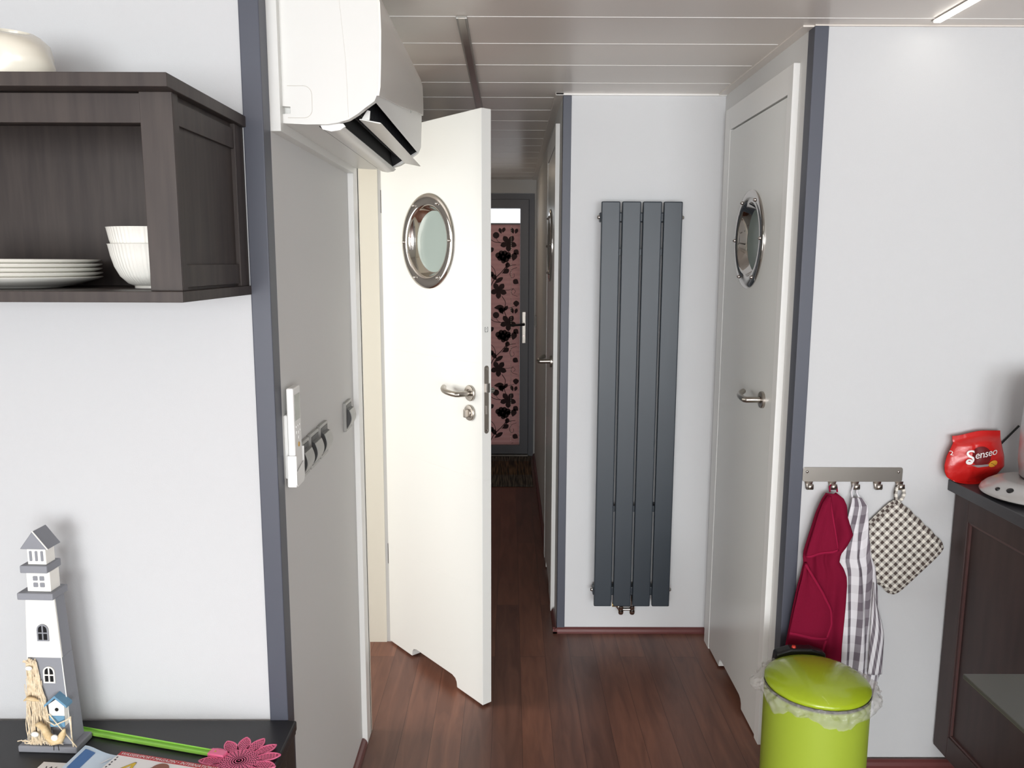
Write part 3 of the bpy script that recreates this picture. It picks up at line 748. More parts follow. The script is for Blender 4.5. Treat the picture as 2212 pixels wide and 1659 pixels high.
# ------------------------------------------------------------------ wall cabinet, upper left
wc = thing('wall_cabinet', 'black-brown open wall cabinet with framed side panel, upper left', 'cabinet', (-0.9, YF, 1.456))
CX0, CX1 = -1.30, -0.506
MB().box(CX0 - 0.01, -0.498, 1.205, YF, 1.767, 1.787).build('top_board', M_brown, wc, bevel=0.001)
MB().box(CX0 - 0.01, -0.501, 1.226, YF, 1.454, 1.471).build('bottom_board', M_brown, wc, bevel=0.001)
MB().box(-0.523, CX1 - 0.008, 1.242, YF, 1.471, 1.767).build('side_panel', M_brown, wc)
sf = MB()
sf.box(CX1 - 0.009, CX1, 1.242, 1.262, 1.471, 1.767)
sf.box(CX1 - 0.009, CX1, 1.512, YF, 1.471, 1.767)
sf.box(CX1 - 0.009, CX1 - 0.0025, 1.262, 1.512, 1.722, 1.758)
sf.box(CX1 - 0.009, CX1 - 0.0025, 1.262, 1.512, 1.476, 1.512)
sf.build('side_frame', M_brown, wc, bevel=0.0008)
MB().box(-0.5555, CX1 - 0.0005, 1.240, 1.256, 1.471, 1.767).build('front_stile', M_brown, wc, bevel=0.0008)
MB().box(CX0, -0.5555, 1.241, 1.256, 1.722, 1.765).build('front_rail', M_brown, wc, bevel=0.0008)
MB().box(CX0, -0.523, 1.548, YF, 1.471, 1.767).build('back_panel', M_brown, wc)
MB().box(CX0, CX0 + 0.016, 1.242, YF, 1.471, 1.767).build('side_panel', M_brown, wc)

# plates
def plate_obj(first=None):
    m = MB().lathe([(0, 0.0), (0.068, 0.0), (0.070, 0.0015), (0.088, 0.004), (0.110, 0.0105), (0.130, 0.0165), (0.1315, 0.0182), (0.130, 0.0192), (0.108, 0.0135), (0.088, 0.0072), (0.07, 0.0046), (0, 0.0044)], seg=96)
    return m.build('dinner_plate', M_porc, smooth=50)
p0 = plate_obj(); pos = (-0.8475, 1.385)
pl_lab = ['white dinner plate at the bottom of the stack in the cabinet', 'white dinner plate, second from the bottom of the stack', 'white dinner plate in the middle of the stack of five', 'white dinner plate just under the topmost of the stack', 'white dinner plate on top of the stack in the cabinet']
for i in range(5):
    p = p0 if i == 0 else p0.copy()
    if i: COL.objects.link(p)
    p.location = (pos[0] + [0, .0004, -.0003, .0002, -.002][i], pos[1], 1.4715 + i * 0.0073)
    tag(p, pl_lab[i], 'plate', 'stack of white dinner plates in the wall cabinet')
# bowls
def bw(a, r, h):
    if r > 0.036 and 0.006 < h: r += 0.0006 * math.cos(a * 60)
    return r, h
b0 = MB().lathe([(0, 0.002), (0.030, 0.002), (0.031, 0), (0.034, 0), (0.034, 0.004), (0.043, 0.008), (0.055, 0.020), (0.063, 0.036), (0.068, 0.054), (0.0715, 0.073), (0.0725, 0.074), (0.070, 0.0735), (0.0655, 0.053), (0.0605, 0.036), (0.0525, 0.022), (0.041, 0.0115), (0.0, 0.008)], seg=240, wob=bw).build('bowl', M_porc, smooth=50)
b0.location = (-0.6105, 1.385, 1.4715); tag(b0, 'ribbed white bowl standing lower, under the other one', 'bowl', 'two nested ribbed white bowls')
b1 = b0.copy(); COL.objects.link(b1); b1.location = (-0.611, 1.385, 1.4715 + 0.0275); tag(b1, 'ribbed white bowl nested on top of the other one', 'bowl', 'two nested ribbed white bowls')
# vase
def vw(a, r, h):
    k = 0.10 * math.sin(a * 3 + h * 38 + 1.2) * math.sin(PI * min(1, h / 0.1))
    return r * (1 + k) + 0.0, h + 0.010 * math.sin(a - 0.6) * (h / 0.1)
vz = [(0, 0.0), (0.040, 0.0), (0.053, 0.006), (0.062, 0.022), (0.067, 0.042), (0.066, 0.062), (0.058, 0.080), (0.044, 0.092), (0.034, 0.097), (0.030, 0.0975), (0.030, 0.092), (0.040, 0.082), (0.05, 0.06), (0.045, 0.02), (0, 0.012)]
v = MB().lathe(vz, seg=72, wob=vw).build('vase', mat('ivory_ceramic', (236, 230, 214), 0.22), smooth=60)
v.location = (-0.812, 1.36, 1.787); tag(v, 'ivory white ceramic vase with twisted ridges on top of the cabinet', 'vase')

# ------------------------------------------------------------------ sideboard
sb = thing('sideboard', 'black-brown sideboard under the white wall, lower left', 'sideboard', (-1.0, YF, 0))
MB().box(-1.7, -0.4465, 1.12, YF - 0.0065, 0.541, 0.563).build('top_board', M_table, sb, bevel=0.004, seg=3)
MB().box(-1.7, -0.449, 1.125, YF - 0.0065, 0.531, 0.541).build('top_moulding', M_table, sb, bevel=0.003)
MB().box(-1.69, -0.462, 1.14, YF - 0.0065, 0.06, 0.531).build('carcass', M_brownh, sb)
s2 = MB(); s2.box(-0.462, -0.4535, 1.14, 1.205, 0.06, 0.531); s2.box(-0.462, -0.4535, 1.49, YF - 0.0065, 0.06, 0.531)
s2.box(-0.462, -0.454, 1.205, 1.49, 0.46, 0.531); s2.box(-0.462, -0.454, 1.205, 1.49, 0.06, 0.13)
s2.build('side_frame', M_brownh, sb, bevel=0.001)
for x in (-1.66, -0.49):
    for yy in (1.16, 1.52): MB().box(x - 0.025, x + 0.025, yy - 0.018, yy + 0.018, 0, 0.06).build('foot', M_brownh, sb)

# ------------------------------------------------------------------ lighthouse
LZ = 0.563
lh = thing('lighthouse_figurine', 'grey and white wooden lighthouse figurine with raffia net and birdhouse', 'figurine', (-0.902, 1.465, LZ), math.radians(-2.5))
def L(x, yy, z): return (x + 0.902, yy - 1.465, z - LZ)
def lbox(m, x0, x1, ya, yb_, z0, z1, mi=0):
    a = L(x0, ya, z0); b = L(x1, yb_, z1); return m.box(a[0], b[0], a[1], b[1], a[2], b[2], mi)
lbox(MB(), -0.962, -0.844, 1.436, 1.492, 0.563, 0.577).build('base', M_greyp, lh, local=True, bevel=0.003, seg=3)
def frus(m, zA, zB, fa, fb, mi=0):
    (xa0, xa1, ya0, ya1), (xb0, xb1, yb0, yb1) = fa, fb
    vs = [L(xa0, ya0, zA), L(xa1, ya0, zA), L(xa1, ya1, zA), L(xa0, ya1, zA), L(xb0, yb0, zB), L(xb1, yb0, zB), L(xb1, yb1, zB), L(xb0, yb1, zB)]
    return m.add(vs, [(0, 1, 2, 3), (4, 5, 6, 7), (0, 1, 5, 4), (1, 2, 6, 5), (2, 3, 7, 6), (3, 0, 4, 7)], mi)
def tw(z):  # tower section at height z
    t = (z - 0.577) / (0.877 - 0.577)
    return (lerp(-0.943, -0.927, t), lerp(-0.857, -0.872, t), lerp(1.446, 1.450, t), lerp(1.486, 1.482, t))
frus(MB(), 0.577, 0.757, tw(0.577), tw(0.757)).build('tower_base', M_greyp, lh, local=True, bevel=0.001)
t2 = MB(); a = tw(0.757); b = tw(0.877)
frus(t2, 0.757, 0.877, (a[0], a[1], a[2] + .004, a[3]), (b[0], b[1], b[2] + .004, b[3])); t2.build('tower_body', M_greyp, lh, local=True, bevel=0.001)
t3 = MB(); frus(t3, 0.757, 0.877, (a[0], a[1], a[2], a[2] + .004), (b[0], b[1], b[2], b[2] + .004)); t3.build('tower_front', M_whitep, lh, local=True)
lbox(MB(), -0.938, -0.868, 1.440, 1.490, 0.877, 0.891).build('gallery', M_greyp, lh, local=True, bevel=0.002)
w2 = lbox(MB(), -0.9225, -0.8765, 1.450, 1.480, 0.891, 0.930).build('upper_room', M_whitep, lh, local=True, bevel=0.001)
for dx in (-0.0065, 0.0065):
    for dz in (-0.0065, 0.0065):
        c = L(-0.8985 + dx, 1.4495, 0.911 + dz)
        MB().prism(rrect(c[0] - .0045, c[0] + .0045, c[2] - .0045, c[2] + .0045, .0015), c[1] - 0.0004, c[1] + .001, axis='Y').build('window_pane', M_greyp, w2, local=True)
lbox(MB(), -0.929, -0.876, 1.442, 1.488, 0.930, 0.945).build('gallery', M_greyp, lh, local=True, bevel=0.002)
w1 = lbox(MB(), -0.917, -0.881, 1.450, 1.478, 0.945, 0.977).build('lantern_room', M_whitep, lh, local=True, bevel=0.001)
for dx in (-0.011, 0, 0.011):
    c = L(-0.899 + dx, 1.4495, 0.962)
    MB().prism(rrect(c[0] - .0025, c[0] + .0025, c[2] - .010, c[2] + .010, .0015), c[1] - 0.0004, c[1] + .001, axis='Y').build('window_slot', M_greyp, w1, local=True)
rf = MB(); A = [L(-0.927, 1.444, 0.977), L(-0.872, 1.444, 0.977), L(-0.8995, 1.444, 1.013)]; B = [(p[0], p[1] + 0.042, p[2]) for p in A]
rf.add(A + B, [(0, 1, 2), (3, 4, 5), (0, 1, 4, 3), (1, 2, 5, 4), (2, 0, 3, 5)]); rf.build('roof', M_greyp, lh, local=True, bevel=0.0015)
ed = MB()
ed.tube([A[1], A[2]], 0.0012, seg=5); ed.tube([L(tw(0.877)[1], 1.4495, 0.877), L(tw(0.58)[1], 1.4455, 0.58)], 0.0010, seg=5); ed.tube([L(tw(0.877)[0], 1.4495, 0.877), L(tw(0.58)[0], 1.4455, 0.58)], 0.0009, seg=5)
ed.build('worn_edges', M_whitep, lh, local=True)
def arch_window(cx, cz):
    w, h = 0.0115, 0.0165
    out = [(cx - w, cz - h), (cx + w, cz - h)] + [(cx + w * math.cos(t), cz + 0.006 + w * math.sin(t)) for t in [i * PI / 10 for i in range(11)]]
    q = 0.0035
    lp = lambda sx: [(cx + sx * 0.0012, cz + 0.0012), (cx + sx * (w - 0.0026), cz + 0.0012), (cx + sx * (w - 0.0026), cz + 0.005)] + [(cx + sx * (w - 0.0026) * math.cos(t), cz + 0.006 + (w - 0.0026) * math.sin(t)) for t in (0.4, 0.8, 1.2)] + [(cx + sx * 0.0012, cz + 0.006 + w - 0.003)]
    lo = lambda sx: [(cx + sx * 0.0012, cz - 0.0012), (cx + sx * (w - 0.0026), cz - 0.0012), (cx + sx * (w - 0.0026), cz - h + 0.0026), (cx + sx * 0.0012, cz - h + 0.0026)]
    fnn = lambda a, b, d: L(a, tw(b)[2] - 0.0025 + d, b)
    wn = MB().prism(out, 0, 0.002, fn=fnn, holes=[lp(1), lp(-1), lo(1), lo(-1)]).build('arched_window', M_greyp if cz > 0.75 else M_whitep, lh, local=True)
    MB().prism([(cx + (p[0] - cx) * 0.95, cz + (p[1] - cz) * 0.95) for p in out], 0.0015, 0.0025, fn=fnn).build('window_opening', M_darkmetal, wn, local=True)
arch_window(-0.8985, 0.808); arch_window(-0.8925, 0.722)
# raffia net
random.seed(3)
nt_ = MB()
for i in range(62):
    x0 = random.uniform(-0.936, -0.914); x1 = lerp(-0.942, -0.886, (x0 + 0.936) / 0.022) + random.uniform(-.004, .004)
    za = 0.752 - random.uniform(0, .05) if i > 30 else 0.748 + random.uniform(-.004, .008); zb_ = random.uniform(0.578, 0.66) if i > 40 else 0.580
    pts = []
    for k in range(9):
        t = k / 8; z = lerp(za, zb_, t); tt = (0.75 - z) / 0.17
        x = lerp(x0, x1, tt) + 0.0022 * math.sin(t * 9 + i * 1.7)
        pts.append(L(x, tw(z)[2] - 0.003 - 0.006 * tt * random.uniform(0.5, 1) - 0.0015 * math.sin(t * 7 + i), z))
    nt_.tube(pts, 0.00085, seg=4)
for i in range(30):
    x = random.uniform(-0.948, -0.885); z = 0.579 + random.uniform(0, .008); a = random.uniform(0, PI)
    nt_.tube([L(x, 1.4385, z), L(x + 0.010 * math.cos(a), 1.439 + random.uniform(-.002, .003), z + 0.004 * math.sin(a)), L(x + 0.018 * math.cos(a), 1.440, z)], 0.0011, seg=4)
for i in range(9):
    a = random.uniform(0.3, 2.8); nt_.tube([L(-0.927, 1.444, 0.746), L(-0.927 + 0.014 * math.cos(a), 1.441, 0.746 + 0.012 * math.sin(a))], 0.001, seg=4)
tag(nt_.build('raffia_net', M_rope, lh, local=True, smooth=60), 'bundle of frayed raffia strands', kind='stuff')
for c, r, s_ in (((-0.928, 1.4405, 0.738), 0.0065, (1.1, .5, .7)), ((-0.922, 1.4325, 0.605), 0.0075, (1.1, .5, .75)), ((-0.927, 1.4365, 0.676), 0.0035, (1, .6, .8))):
    MB().ball(L(*c), r, sc=s_).build('shell', M_whitep, lh, local=True, smooth=60)
MB().tube([L(-0.939, 1.4345, 0.674), L(-0.930, 1.433, 0.680), L(-0.918, 1.433, 0.678), L(-0.908, 1.434, 0.674)], [0.0015, 0.0038, 0.004, 0.0008], seg=7).build('starfish', M_tan, lh, local=True, smooth=60)
# birdhouse
bh = MB().prism([(-0.8895, 0.623), (-0.861, 0.623), (-0.8595, 0.668), (-0.8745, 0.679), (-0.8905, 0.668)], 1.4335, 1.448, fn=lambda a, b, d: L(a, d, b)).build('birdhouse', M_whitep, lh, local=True)
MB().prism([(-0.8965, 0.664), (-0.8745, 0.683), (-0.8525, 0.664), (-0.8525, 0.669), (-0.8745, 0.6885), (-0.8965, 0.669)], 1.429, 1.449, fn=lambda a, b, d: L(a, d, b)).build('birdhouse_roof', M_blue, bh, local=True)
MB().prism([(-0.8897, 0.622), (-0.8608, 0.622), (-0.8602, 0.645), (-0.8902, 0.645)], 1.4325, 1.4337, fn=lambda a, b, d: L(a, d, b)).build('blue_skirt', M_blue, bh, local=True)
MB().prism(circle(-0.8745, 0.658, 0.0036, 16), 1.4325, 1.4337, fn=lambda a, b, d: L(a, d, b)).build('entry_hole', M_black, bh, local=True)
tw_ = MB(); tw_.tube([L(-0.894, 1.430, 0.636), L(-0.876, 1.425, 0.630), L(-0.853, 1.428, 0.640), L(-0.848, 1.434, 0.643)], 0.0014, seg=5)
tw_.tube([L(-0.889, 1.430, 0.650), L(-0.870, 1.426, 0.630), L(-0.853, 1.431, 0.600), L(-0.843, 1.436, 0.578)], 0.0011, seg=5)
tw_.tube([L(-0.853, 1.440, 0.640), L(-0.852, 1.437, 0.600), L(-0.850, 1.437, 0.578)], 0.0013, seg=5)
tw_.build('twigs', M_rope, lh, local=True, smooth=60)
# little seabird
sbm = MB().tube([L(-0.917, 1.430, 0.627), L(-0.908, 1.426, 0.630), L(-0.898, 1.425, 0.624), L(-0.890, 1.424, 0.608), L(-0.880, 1.424, 0.598), L(-0.868, 1.425, 0.600), L(-0.862, 1.426, 0.612), L(-0.859, 1.428, 0.621)], [0.002, 0.0055, 0.006, 0.007, 0.009, 0.0085, 0.006, 0.002], seg=10)
sbd = sbm.build('seabird', M_tan, lh, local=True, smooth=60)
MB().ball(L(-0.874, 1.4185, 0.608), 0.007, sc=(1, .6, .9)).build('white_breast', M_whitep, sbd, local=True, smooth=60)
lg = MB(); lg.tube([L(-0.880, 1.424, 0.592), L(-0.881, 1.424, 0.578)], 0.0007, seg=5); lg.tube([L(-0.872, 1.424, 0.592), L(-0.871, 1.424, 0.578)], 0.0007, seg=5)
lg.build('wire_legs', M_black, sbd, local=True)

# ------------------------------------------------------------------ fly swatter
fs_ = thing('fly_swatter', 'fly swatter with bright green handle and pink flower head on sideboard', 'fly swatter', (-0.522, 1.408, LZ))
hd = MB()
P0, P1 = Vector((-0.90, 1.513, LZ)), Vector((-0.572, 1.428, LZ))
d = (P1 - P0).normalized(); nn = Vector((-d.y, d.x, 0))
def HP(t, s, z): q = P0 + d * t + nn * s; return (q.x, q.y, LZ + z)
Lh = (P1 - P0).length
sec = [(-.0075, .002), (.0075, .002), (.0075, .009), (.0062, .009), (.0058, .0052), (-.0058, .0052), (-.0062, .009), (-.0075, .009)]
vs = [HP(0, s, z) for s, z in sec] + [HP(Lh, s * 0.85, z) for s, z in sec]
hd.add(vs, [tuple(range(8)), tuple(range(8, 16))] + [(i, (i + 1) % 8, (i + 1) % 8 + 8, i + 8) for i in range(8)])
hd.build('handle', M_green, fs_, bevel=0.0006)
sw = MB(); cx, cy, zz = -0.519, 1.406, LZ + 0.004
def bar(a, b, w=0.0011, t=0.0013):
    a = Vector(a); b = Vector(b); dd = (b - a)
    if dd.length < 1e-5: return
    n2 = Vector((-dd.y, dd.x, 0)).normalized() * w * 0.5; up_ = Vector((0, 0, t))
    vs = [a - n2, a + n2, b + n2, b - n2]; vs = [p for p in vs] + [p + up_ for p in vs]
    sw.add(vs, [(0, 1, 2, 3), (4, 5, 6, 7), (0, 1, 5, 4), (1, 2, 6, 5), (2, 3, 7, 6), (3, 0, 4, 7)])
def SP(r, a): return (cx + r * math.cos(a), cy + r * math.sin(a), zz)
R0 = 0.036
for k in range(8):
    r = R0 * (k + 1) / 8; nseg = 26
    for i in range(nseg): bar(SP(r, 2 * PI * i / nseg), SP(r, 2 * PI * (i + 1) / nseg), 0.0022 if k == 7 else 0.0028)
for i in range(26):
    bar(SP(0.008 if i % 2 else 0.002, 2 * PI * i / 26), SP(R0, 2 * PI * i / 26), 0.0026)
NP = 13
for p in range(NP):
    a0 = 2 * PI * p / NP + 0.25; hw = PI / NP
    def edge(t, s):  # t 0..1 outward, s -1..1
        r = R0 + 0.041 * t; w = hw * (1 - t ** 2.6) * 1.0
        return SP(r, a0 + s * w)
    for s in (-1, 1):
        for i in range(8): bar(edge(i / 8, s), edge((i + 1) / 8, s), 0.0024, 0.002)
    for s in (-0.6, -0.2, 0.2, 0.6):
        for i in range(5): bar(edge(i / 5.6, s), edge((i + 1) / 5.6, s), 0.0018)
    for t in (0.14, 0.28, 0.42, 0.56, 0.70, 0.84):
        for i in range(4): bar(edge(t, -1 + i / 2), edge(t, -1 + (i + 1) / 2), 0.0020)
sw.build('flower_head', M_pink, fs_)
q = Vector((-0.573, 1.428, 0))
sk = MB(); a = P1 - d * 0.012; b = P1 + d * 0.022
vs = []
for pp, w in ((a, 0.0095), (b, 0.0085)):
    for s, z in ((-1, .0015), (1, .0015), (1, .0102), (-1, .0102)): vs.append((pp.x + nn.x * w * s, pp.y + nn.y * w * s, LZ + z))
sk.add(vs, [(0, 1, 2, 3), (4, 5, 6, 7), (0, 1, 5, 4), (1, 2, 6, 5), (2, 3, 7, 6), (3, 0, 4, 7)])
skt = sk.build('socket', M_pink, fs_, bevel=0.0015)
MB().ball((P1.x, P1.y, LZ + 0.0102), 0.0022, sc=(1, 1, .5)).build('rivet', M_brass, skt, smooth=60)

# ------------------------------------------------------------------ magazines
M_paper = mat('paper_white', (244, 242, 240), 0.5)
M_ink = mat('ink_dark', (60, 60, 70), 0.6)
M_lblue = mat('leaflet_blue', (190, 212, 230), 0.4, var=(14, (212, 226, 238)))
M_dblue = mat('label_navy', (70, 112, 166), 0.5)
M_redb = mat('masthead_red', (190, 52, 56), 0.5)
M_yel = mat('letter_yellow', (226, 190, 40), 0.5)
M_skin = mat('cover_photo_brown', (146, 92, 72), 0.6)
M_wink = mat('ink_white', (240, 240, 240), 0.5)
def sheet(w, h, t, curl=None, nu=12, nv=10, mi=0):
    cf = curl or (lambda x, yv: 0)
    m = MB(); m.grid(lambda u, v: (u * w, -v * h, t + cf(u * w, v * h)), nu, nv, mi)
    m.grid(lambda u, v: (u * w, -v * h, cf(u * w, v * h)), nu, nv, mi)
    for u in (0, 1): m.grid(lambda a, b: (u * w, -a * h, t * b + cf(u * w, a * h)), nv, 1)
    for v in (0, 1): m.grid(lambda a, b: (a * w, -v * h, t * b + cf(a * w, v * h)), nu, 1)
    m.uv = {}
    return m
g = thing('magazine', 'white magazine with grey lettering, leftmost of the papers on the sideboard', 'magazine', (-0.893, 1.405, LZ), math.radians(-5))
sheet(0.20, 0.27, 0.003).build('cover', M_paper, g, local=True)
text_mb('W', 0.022, lambda a, b: (0.014 + a, -0.028 + b, 0.0034)).build('cover_lettering', M_ink, g, local=True)
curl = lambda x, yv: 0.0045 + 0.016 * math.exp(-((x / 0.035) ** 2)) * (1 - yv / 0.4) + 0.001
g = thing('leaflet', 'pale blue leaflet with curled corner, between the two magazines', 'leaflet', (-0.824, 1.428, LZ), math.radians(-8))
sheet(0.205, 0.28, 0.0012, curl, 24, 12).build('page', M_lblue, g, local=True, smooth=60)
lbq = MB(); lbq.grid(lambda u, v: (0.008 + u * 0.020, -0.010 - v * 0.055, 0.0020 + curl(0.008 + u * 0.020, 0.010 + v * 0.055)), 6, 2); lbq.uv = {}
tag(lbq.build('navy_label', M_dblue, g, local=True), 'navy blue printed label')
st = MB()
for i in range(7):
    xx = 0.05 + 0.012 * i; st.grid(lambda u, v: (xx + 0.0035 * u + 0.010 * v, -0.030 + 0.018 * v, 0.0018 + curl(xx, 0.03)), 1, 2)
st.uv = {}; st.build('white_streaks', M_wink, g, local=True)
g = thing('magazine', 'water sports magazine with red masthead and big yellow letters on the sideboard', 'magazine', (-0.752, 1.4235, LZ + 0.0068), math.radians(-13.3))
mg = sheet(0.21, 0.285, 0.006); mg.build('cover', M_paper, g, local=True)
MB().box(0, 0.21, -0.0115, 0.0, 0.0060, 0.0063).build('masthead_band', M_redb, g, local=True)
text_mb('WASSERSPORT-MAGAZIN • INTERNATIONAL', 0.0102, lambda a, b: (0.004 + a, -0.0095 + b, 0.0066), shear=0.25, space=1.02).build('masthead_lettering', M_wink, g, local=True)
text_mb('AA', 0.062, lambda a, b: (0.020 + a, -0.066 + b, 0.0064), shear=0.25, space=1.15).build('title_outline', M_ink, g, local=True)
text_mb('AA', 0.057, lambda a, b: (0.0225 + a * 1.015, -0.0645 + b, 0.0068), shear=0.25, space=1.25).build('title_lettering', M_yel, g, local=True)
hdm = MB().prism([(0.108 + 0.017 * math.cos(t), -0.032 + 0.017 * math.sin(t)) for t in [i * PI / 10 for i in range(20)]], 0.0063, 0.0070, axis='Z'); hdm.build('cover_picture', M_skin, g, local=True)
sm = MB()
for i in range(9): sm.box(0.004 + (i % 2) * 0.001, 0.0065 + (i % 2) * 0.002, -0.020 - i * 0.0075, -0.0165 - i * 0.0075, 0.006, 0.0064)
sm.build('spine_lettering', M_ink, g, local=True)

# ------------------------------------------------------------------ hook rail and textiles
hr = thing('hook_rail', 'brushed steel rail with five hooks on the wall', 'hook rail', (0.994, YK, 0.893))
MB().prism(rrect(0.850, 1.139, 0.8925, 0.935, 0.006), YK - 0.004, YK - 0.002, axis='Y').build('rail', M_steel, hr, bevel=0.0005)
hxs = (0.868, 0.936, 1.002, 1.067, 1.131)
for hx in hxs:
    m = MB()
    pr = [(YK - 0.004, 0.893, .012), (YK - 0.004, 0.880, .009), (YK - 0.006, 0.8745, .0088), (YK - 0.011, 0.8715, .0088), (YK - 0.017, 0.8725, .0088), (YK - 0.0205, 0.877, .0088), (YK - 0.0215, 0.889, .0075)]
    vs = []
    for (yy, z, w) in pr: vs += [(hx - w, yy, z), (hx + w, yy, z)]
    m.add(vs, [(2 * i, 2 * i + 1, 2 * i + 3, 2 * i + 2) for i in range(len(pr) - 1)])
    m.build('hook', M_steel, hr, smooth=50, solid=0.0018)
for x in (0.862, 1.127):
    MB().lathe([(0, 0.0022), (0.003, 0.0018), (0.0042, 0)], seg=14, fn=lambda a, b, h: (x + a, YK - 0.004 - h, 0.922 + b)).build('rail_screw', M_chrome, hr, smooth=50)

def xt(tab):  # (x,z) list -> table z->x ascending
    return sorted([(z, x) for x, z in tab])
RL = xt([(0.909, 0.869), (0.895, 0.846), (0.883, 0.812), (0.872, 0.767), (0.86, 0.721), (0.853, 0.693), (0.852, 0.673), (0.855, 0.664), (0.848, 0.624), (0.839, 0.583), (0.829, 0.519), (0.815, 0.413), (0.812, 0.36)])
RR = xt([(0.934, 0.867), (0.957, 0.852), (0.969, 0.829), (0.973, 0.796), (0.993, 0.742), (0.977, 0.707), (0.961, 0.684), (0.958, 0.659), (0.973, 0.638), (0.983, 0.615), (0.986, 0.589), (0.987, 0.519), (0.987, 0.36)])
tr = thing('hand_towel', 'folded burgundy terry towel hanging from the second hook', 'towel', (0.92, YK - 0.03, 0.87))
def rbase(u, v):
    z = lerp(0.868, 0.325, v); x0 = interp(RL, z); x1 = interp(RR, z)
    amp = 0.007 * smooth01(v * 4)
    yy = YK - 0.034 - amp * (math.sin(u * 9 + v * 2.5) + 0.6 * math.sin(u * 17 - v * 5)) - 0.012 * math.sin(PI * u) * (1 - v * 0.5)
    # central dark valley
    yy += 0.016 * math.exp(-((u - 0.62) / 0.09) ** 2) * smooth01(v * 3)
    return (lerp(x0, x1, u), min(yy, YK - 0.026), z)
MB().grid(rbase, 40, 60).build('towel_body', M_terry, tr, smooth=60, solid=0.005)
FR = xt([(0.91, 0.866), (0.92, 0.816), (0.931, 0.765), (0.943, 0.705)])
def rflap(u, v):
    x_l = interp(RL, lerp(0.868, 0.685, v)); z_l = lerp(0.866, 0.683, v); z_r = lerp(0.864, 0.7055, v)
    z = lerp(z_l, z_r, u); x = lerp(x_l - 0.001, interp(FR, z_r), u)
    yy = YK - 0.054 - 0.006 * math.sin(u * 8 + v) * v - 0.008 * math.sin(PI * u) - 0.004 * u
    return (x, yy, z)
MB().grid(rflap, 24, 30).build('upper_fold', M_terry, tr, smooth=60, solid=0.006)
def strip(pts, w, yoff):  # hem ribbon along points
    m = MB(); P = [Vector(p) for p in pts]
    vs = []
    for i, p in enumerate(P):
        dd = (P[min(i + 1, len(P) - 1)] - P[max(i - 1, 0)]); n2 = Vector((-dd.z, 0, dd.x)).normalized() * w
        vs += [p, p + n2]
    m.add([(a.x, a.y + yoff, a.z) for a in vs], [(2 * i, 2 * i + 1, 2 * i + 3, 2 * i + 2) for i in range(len(P) - 1)])
    return m
strip([rflap(1 - i / 12, 1) for i in range(13)], -0.007, -0.0045).build('fold_hem', M_terryd, tr, smooth=60, solid=0.002)
strip([rflap(1, i / 12) for i in range(13)], -0.006, -0.0045).build('fold_hem', M_terryd, tr, smooth=60, solid=0.002)
DG = xt([(0.853, 0.668), (0.874, 0.634), (0.907, 0.582), (0.938, 0.524), (0.944, 0.477), (0.926, 0.406), (0.92, 0.37)])
def rlow(u, v):
    z = lerp(0.664, 0.330, v); x0 = interp(RL, z) - 0.001; x1 = max(x0 + 0.001, interp(DG, z))
    yy = YK - 0.052 - 0.008 * math.sin(PI * u) * smooth01(v * 2) - 0.003 * math.sin(u * 7 + 5 * v)
    return (lerp(x0, x1, u), yy, z)
MB().grid(rlow, 24, 36).build('lower_fold', M_terry, tr, smooth=60, solid=0.006)
strip([rlow(1, i / 20) for i in range(21)], -0.007, -0.0045).build('fold_hem', M_terryd, tr, smooth=60, solid=0.002)
def bandf(u, v):
    p = rlow(u, 0); z = 0.445 - 0.018 * u + 0.006 * v * 1.6
    q = rlow(u, (0.664 - z) / (0.664 - 0.330)); return (q[0], q[1] - 0.0045, q[2])
MB().grid(bandf, 16, 1).build('woven_border', M_terryd, tr, smooth=60, solid=0.001)
lp = MB().tube([(0.925, YK - 0.020, 0.866), (0.925, YK - 0.014, 0.880), (0.930, YK - 0.0115, 0.8845), (0.941, YK - 0.0115, 0.8845), (0.946, YK - 0.014, 0.880), (0.946, YK - 0.020, 0.866)], 0.0025, seg=6)
lp.build('hanging_loop', M_terryd, tr, smooth=60)

PL = xt([(0.985, 0.845), (0.977, 0.796), (0.968, 0.756), (0.962, 0.699), (0.958, 0.664), (0.968, 0.627), (0.978, 0.513), (0.985, 0.40), (0.990, 0.2)])
PR = xt([(1.012, 0.853), (1.033, 0.828), (1.038, 0.785), (1.045, 0.728), (1.055, 0.676), (1.07, 0.639), (1.079, 0.589), (1.09, 0.513), (1.095, 0.486), (1.106, 0.36), (1.108, 0.3)])
tp = thing('tea_towel', 'grey and white checked tea towel hanging from the middle hook', 'towel', (1.03, YK - 0.03, 0.85))
def tpf(u, v):
    zb_ = lerp(0.17, 0.30, smooth01((u - 0.72) / 0.28)); z = lerp(0.852, zb_, v)
    x0 = interp(PL, z); x1 = interp(PR, max(z, 0.3)) - (0.012 * max(0, 0.3 - z) / 0.13)
    amp = 0.008 * smooth01(v * 3 + 0.25)
    yy = YK - 0.026 - amp * (0.6 * math.sin(u * 16 + 0.4 * v) + 0.5 * math.sin(u * 7 - 2 * v)) - 0.004
    uu = u + 0.020 * math.sin(u * 16 + 0.4 * v)
    return (lerp(x0, x1, uu * 0.999), min(yy, YK - 0.0245), z)
MB().grid(tpf, 60, 50, uv=lambda u, v: (0.1 + u * (0.35 + 0.65 * v) * 1.35, v)).build('towel_body', M_plaid, tp, smooth=60, solid=0.0015)
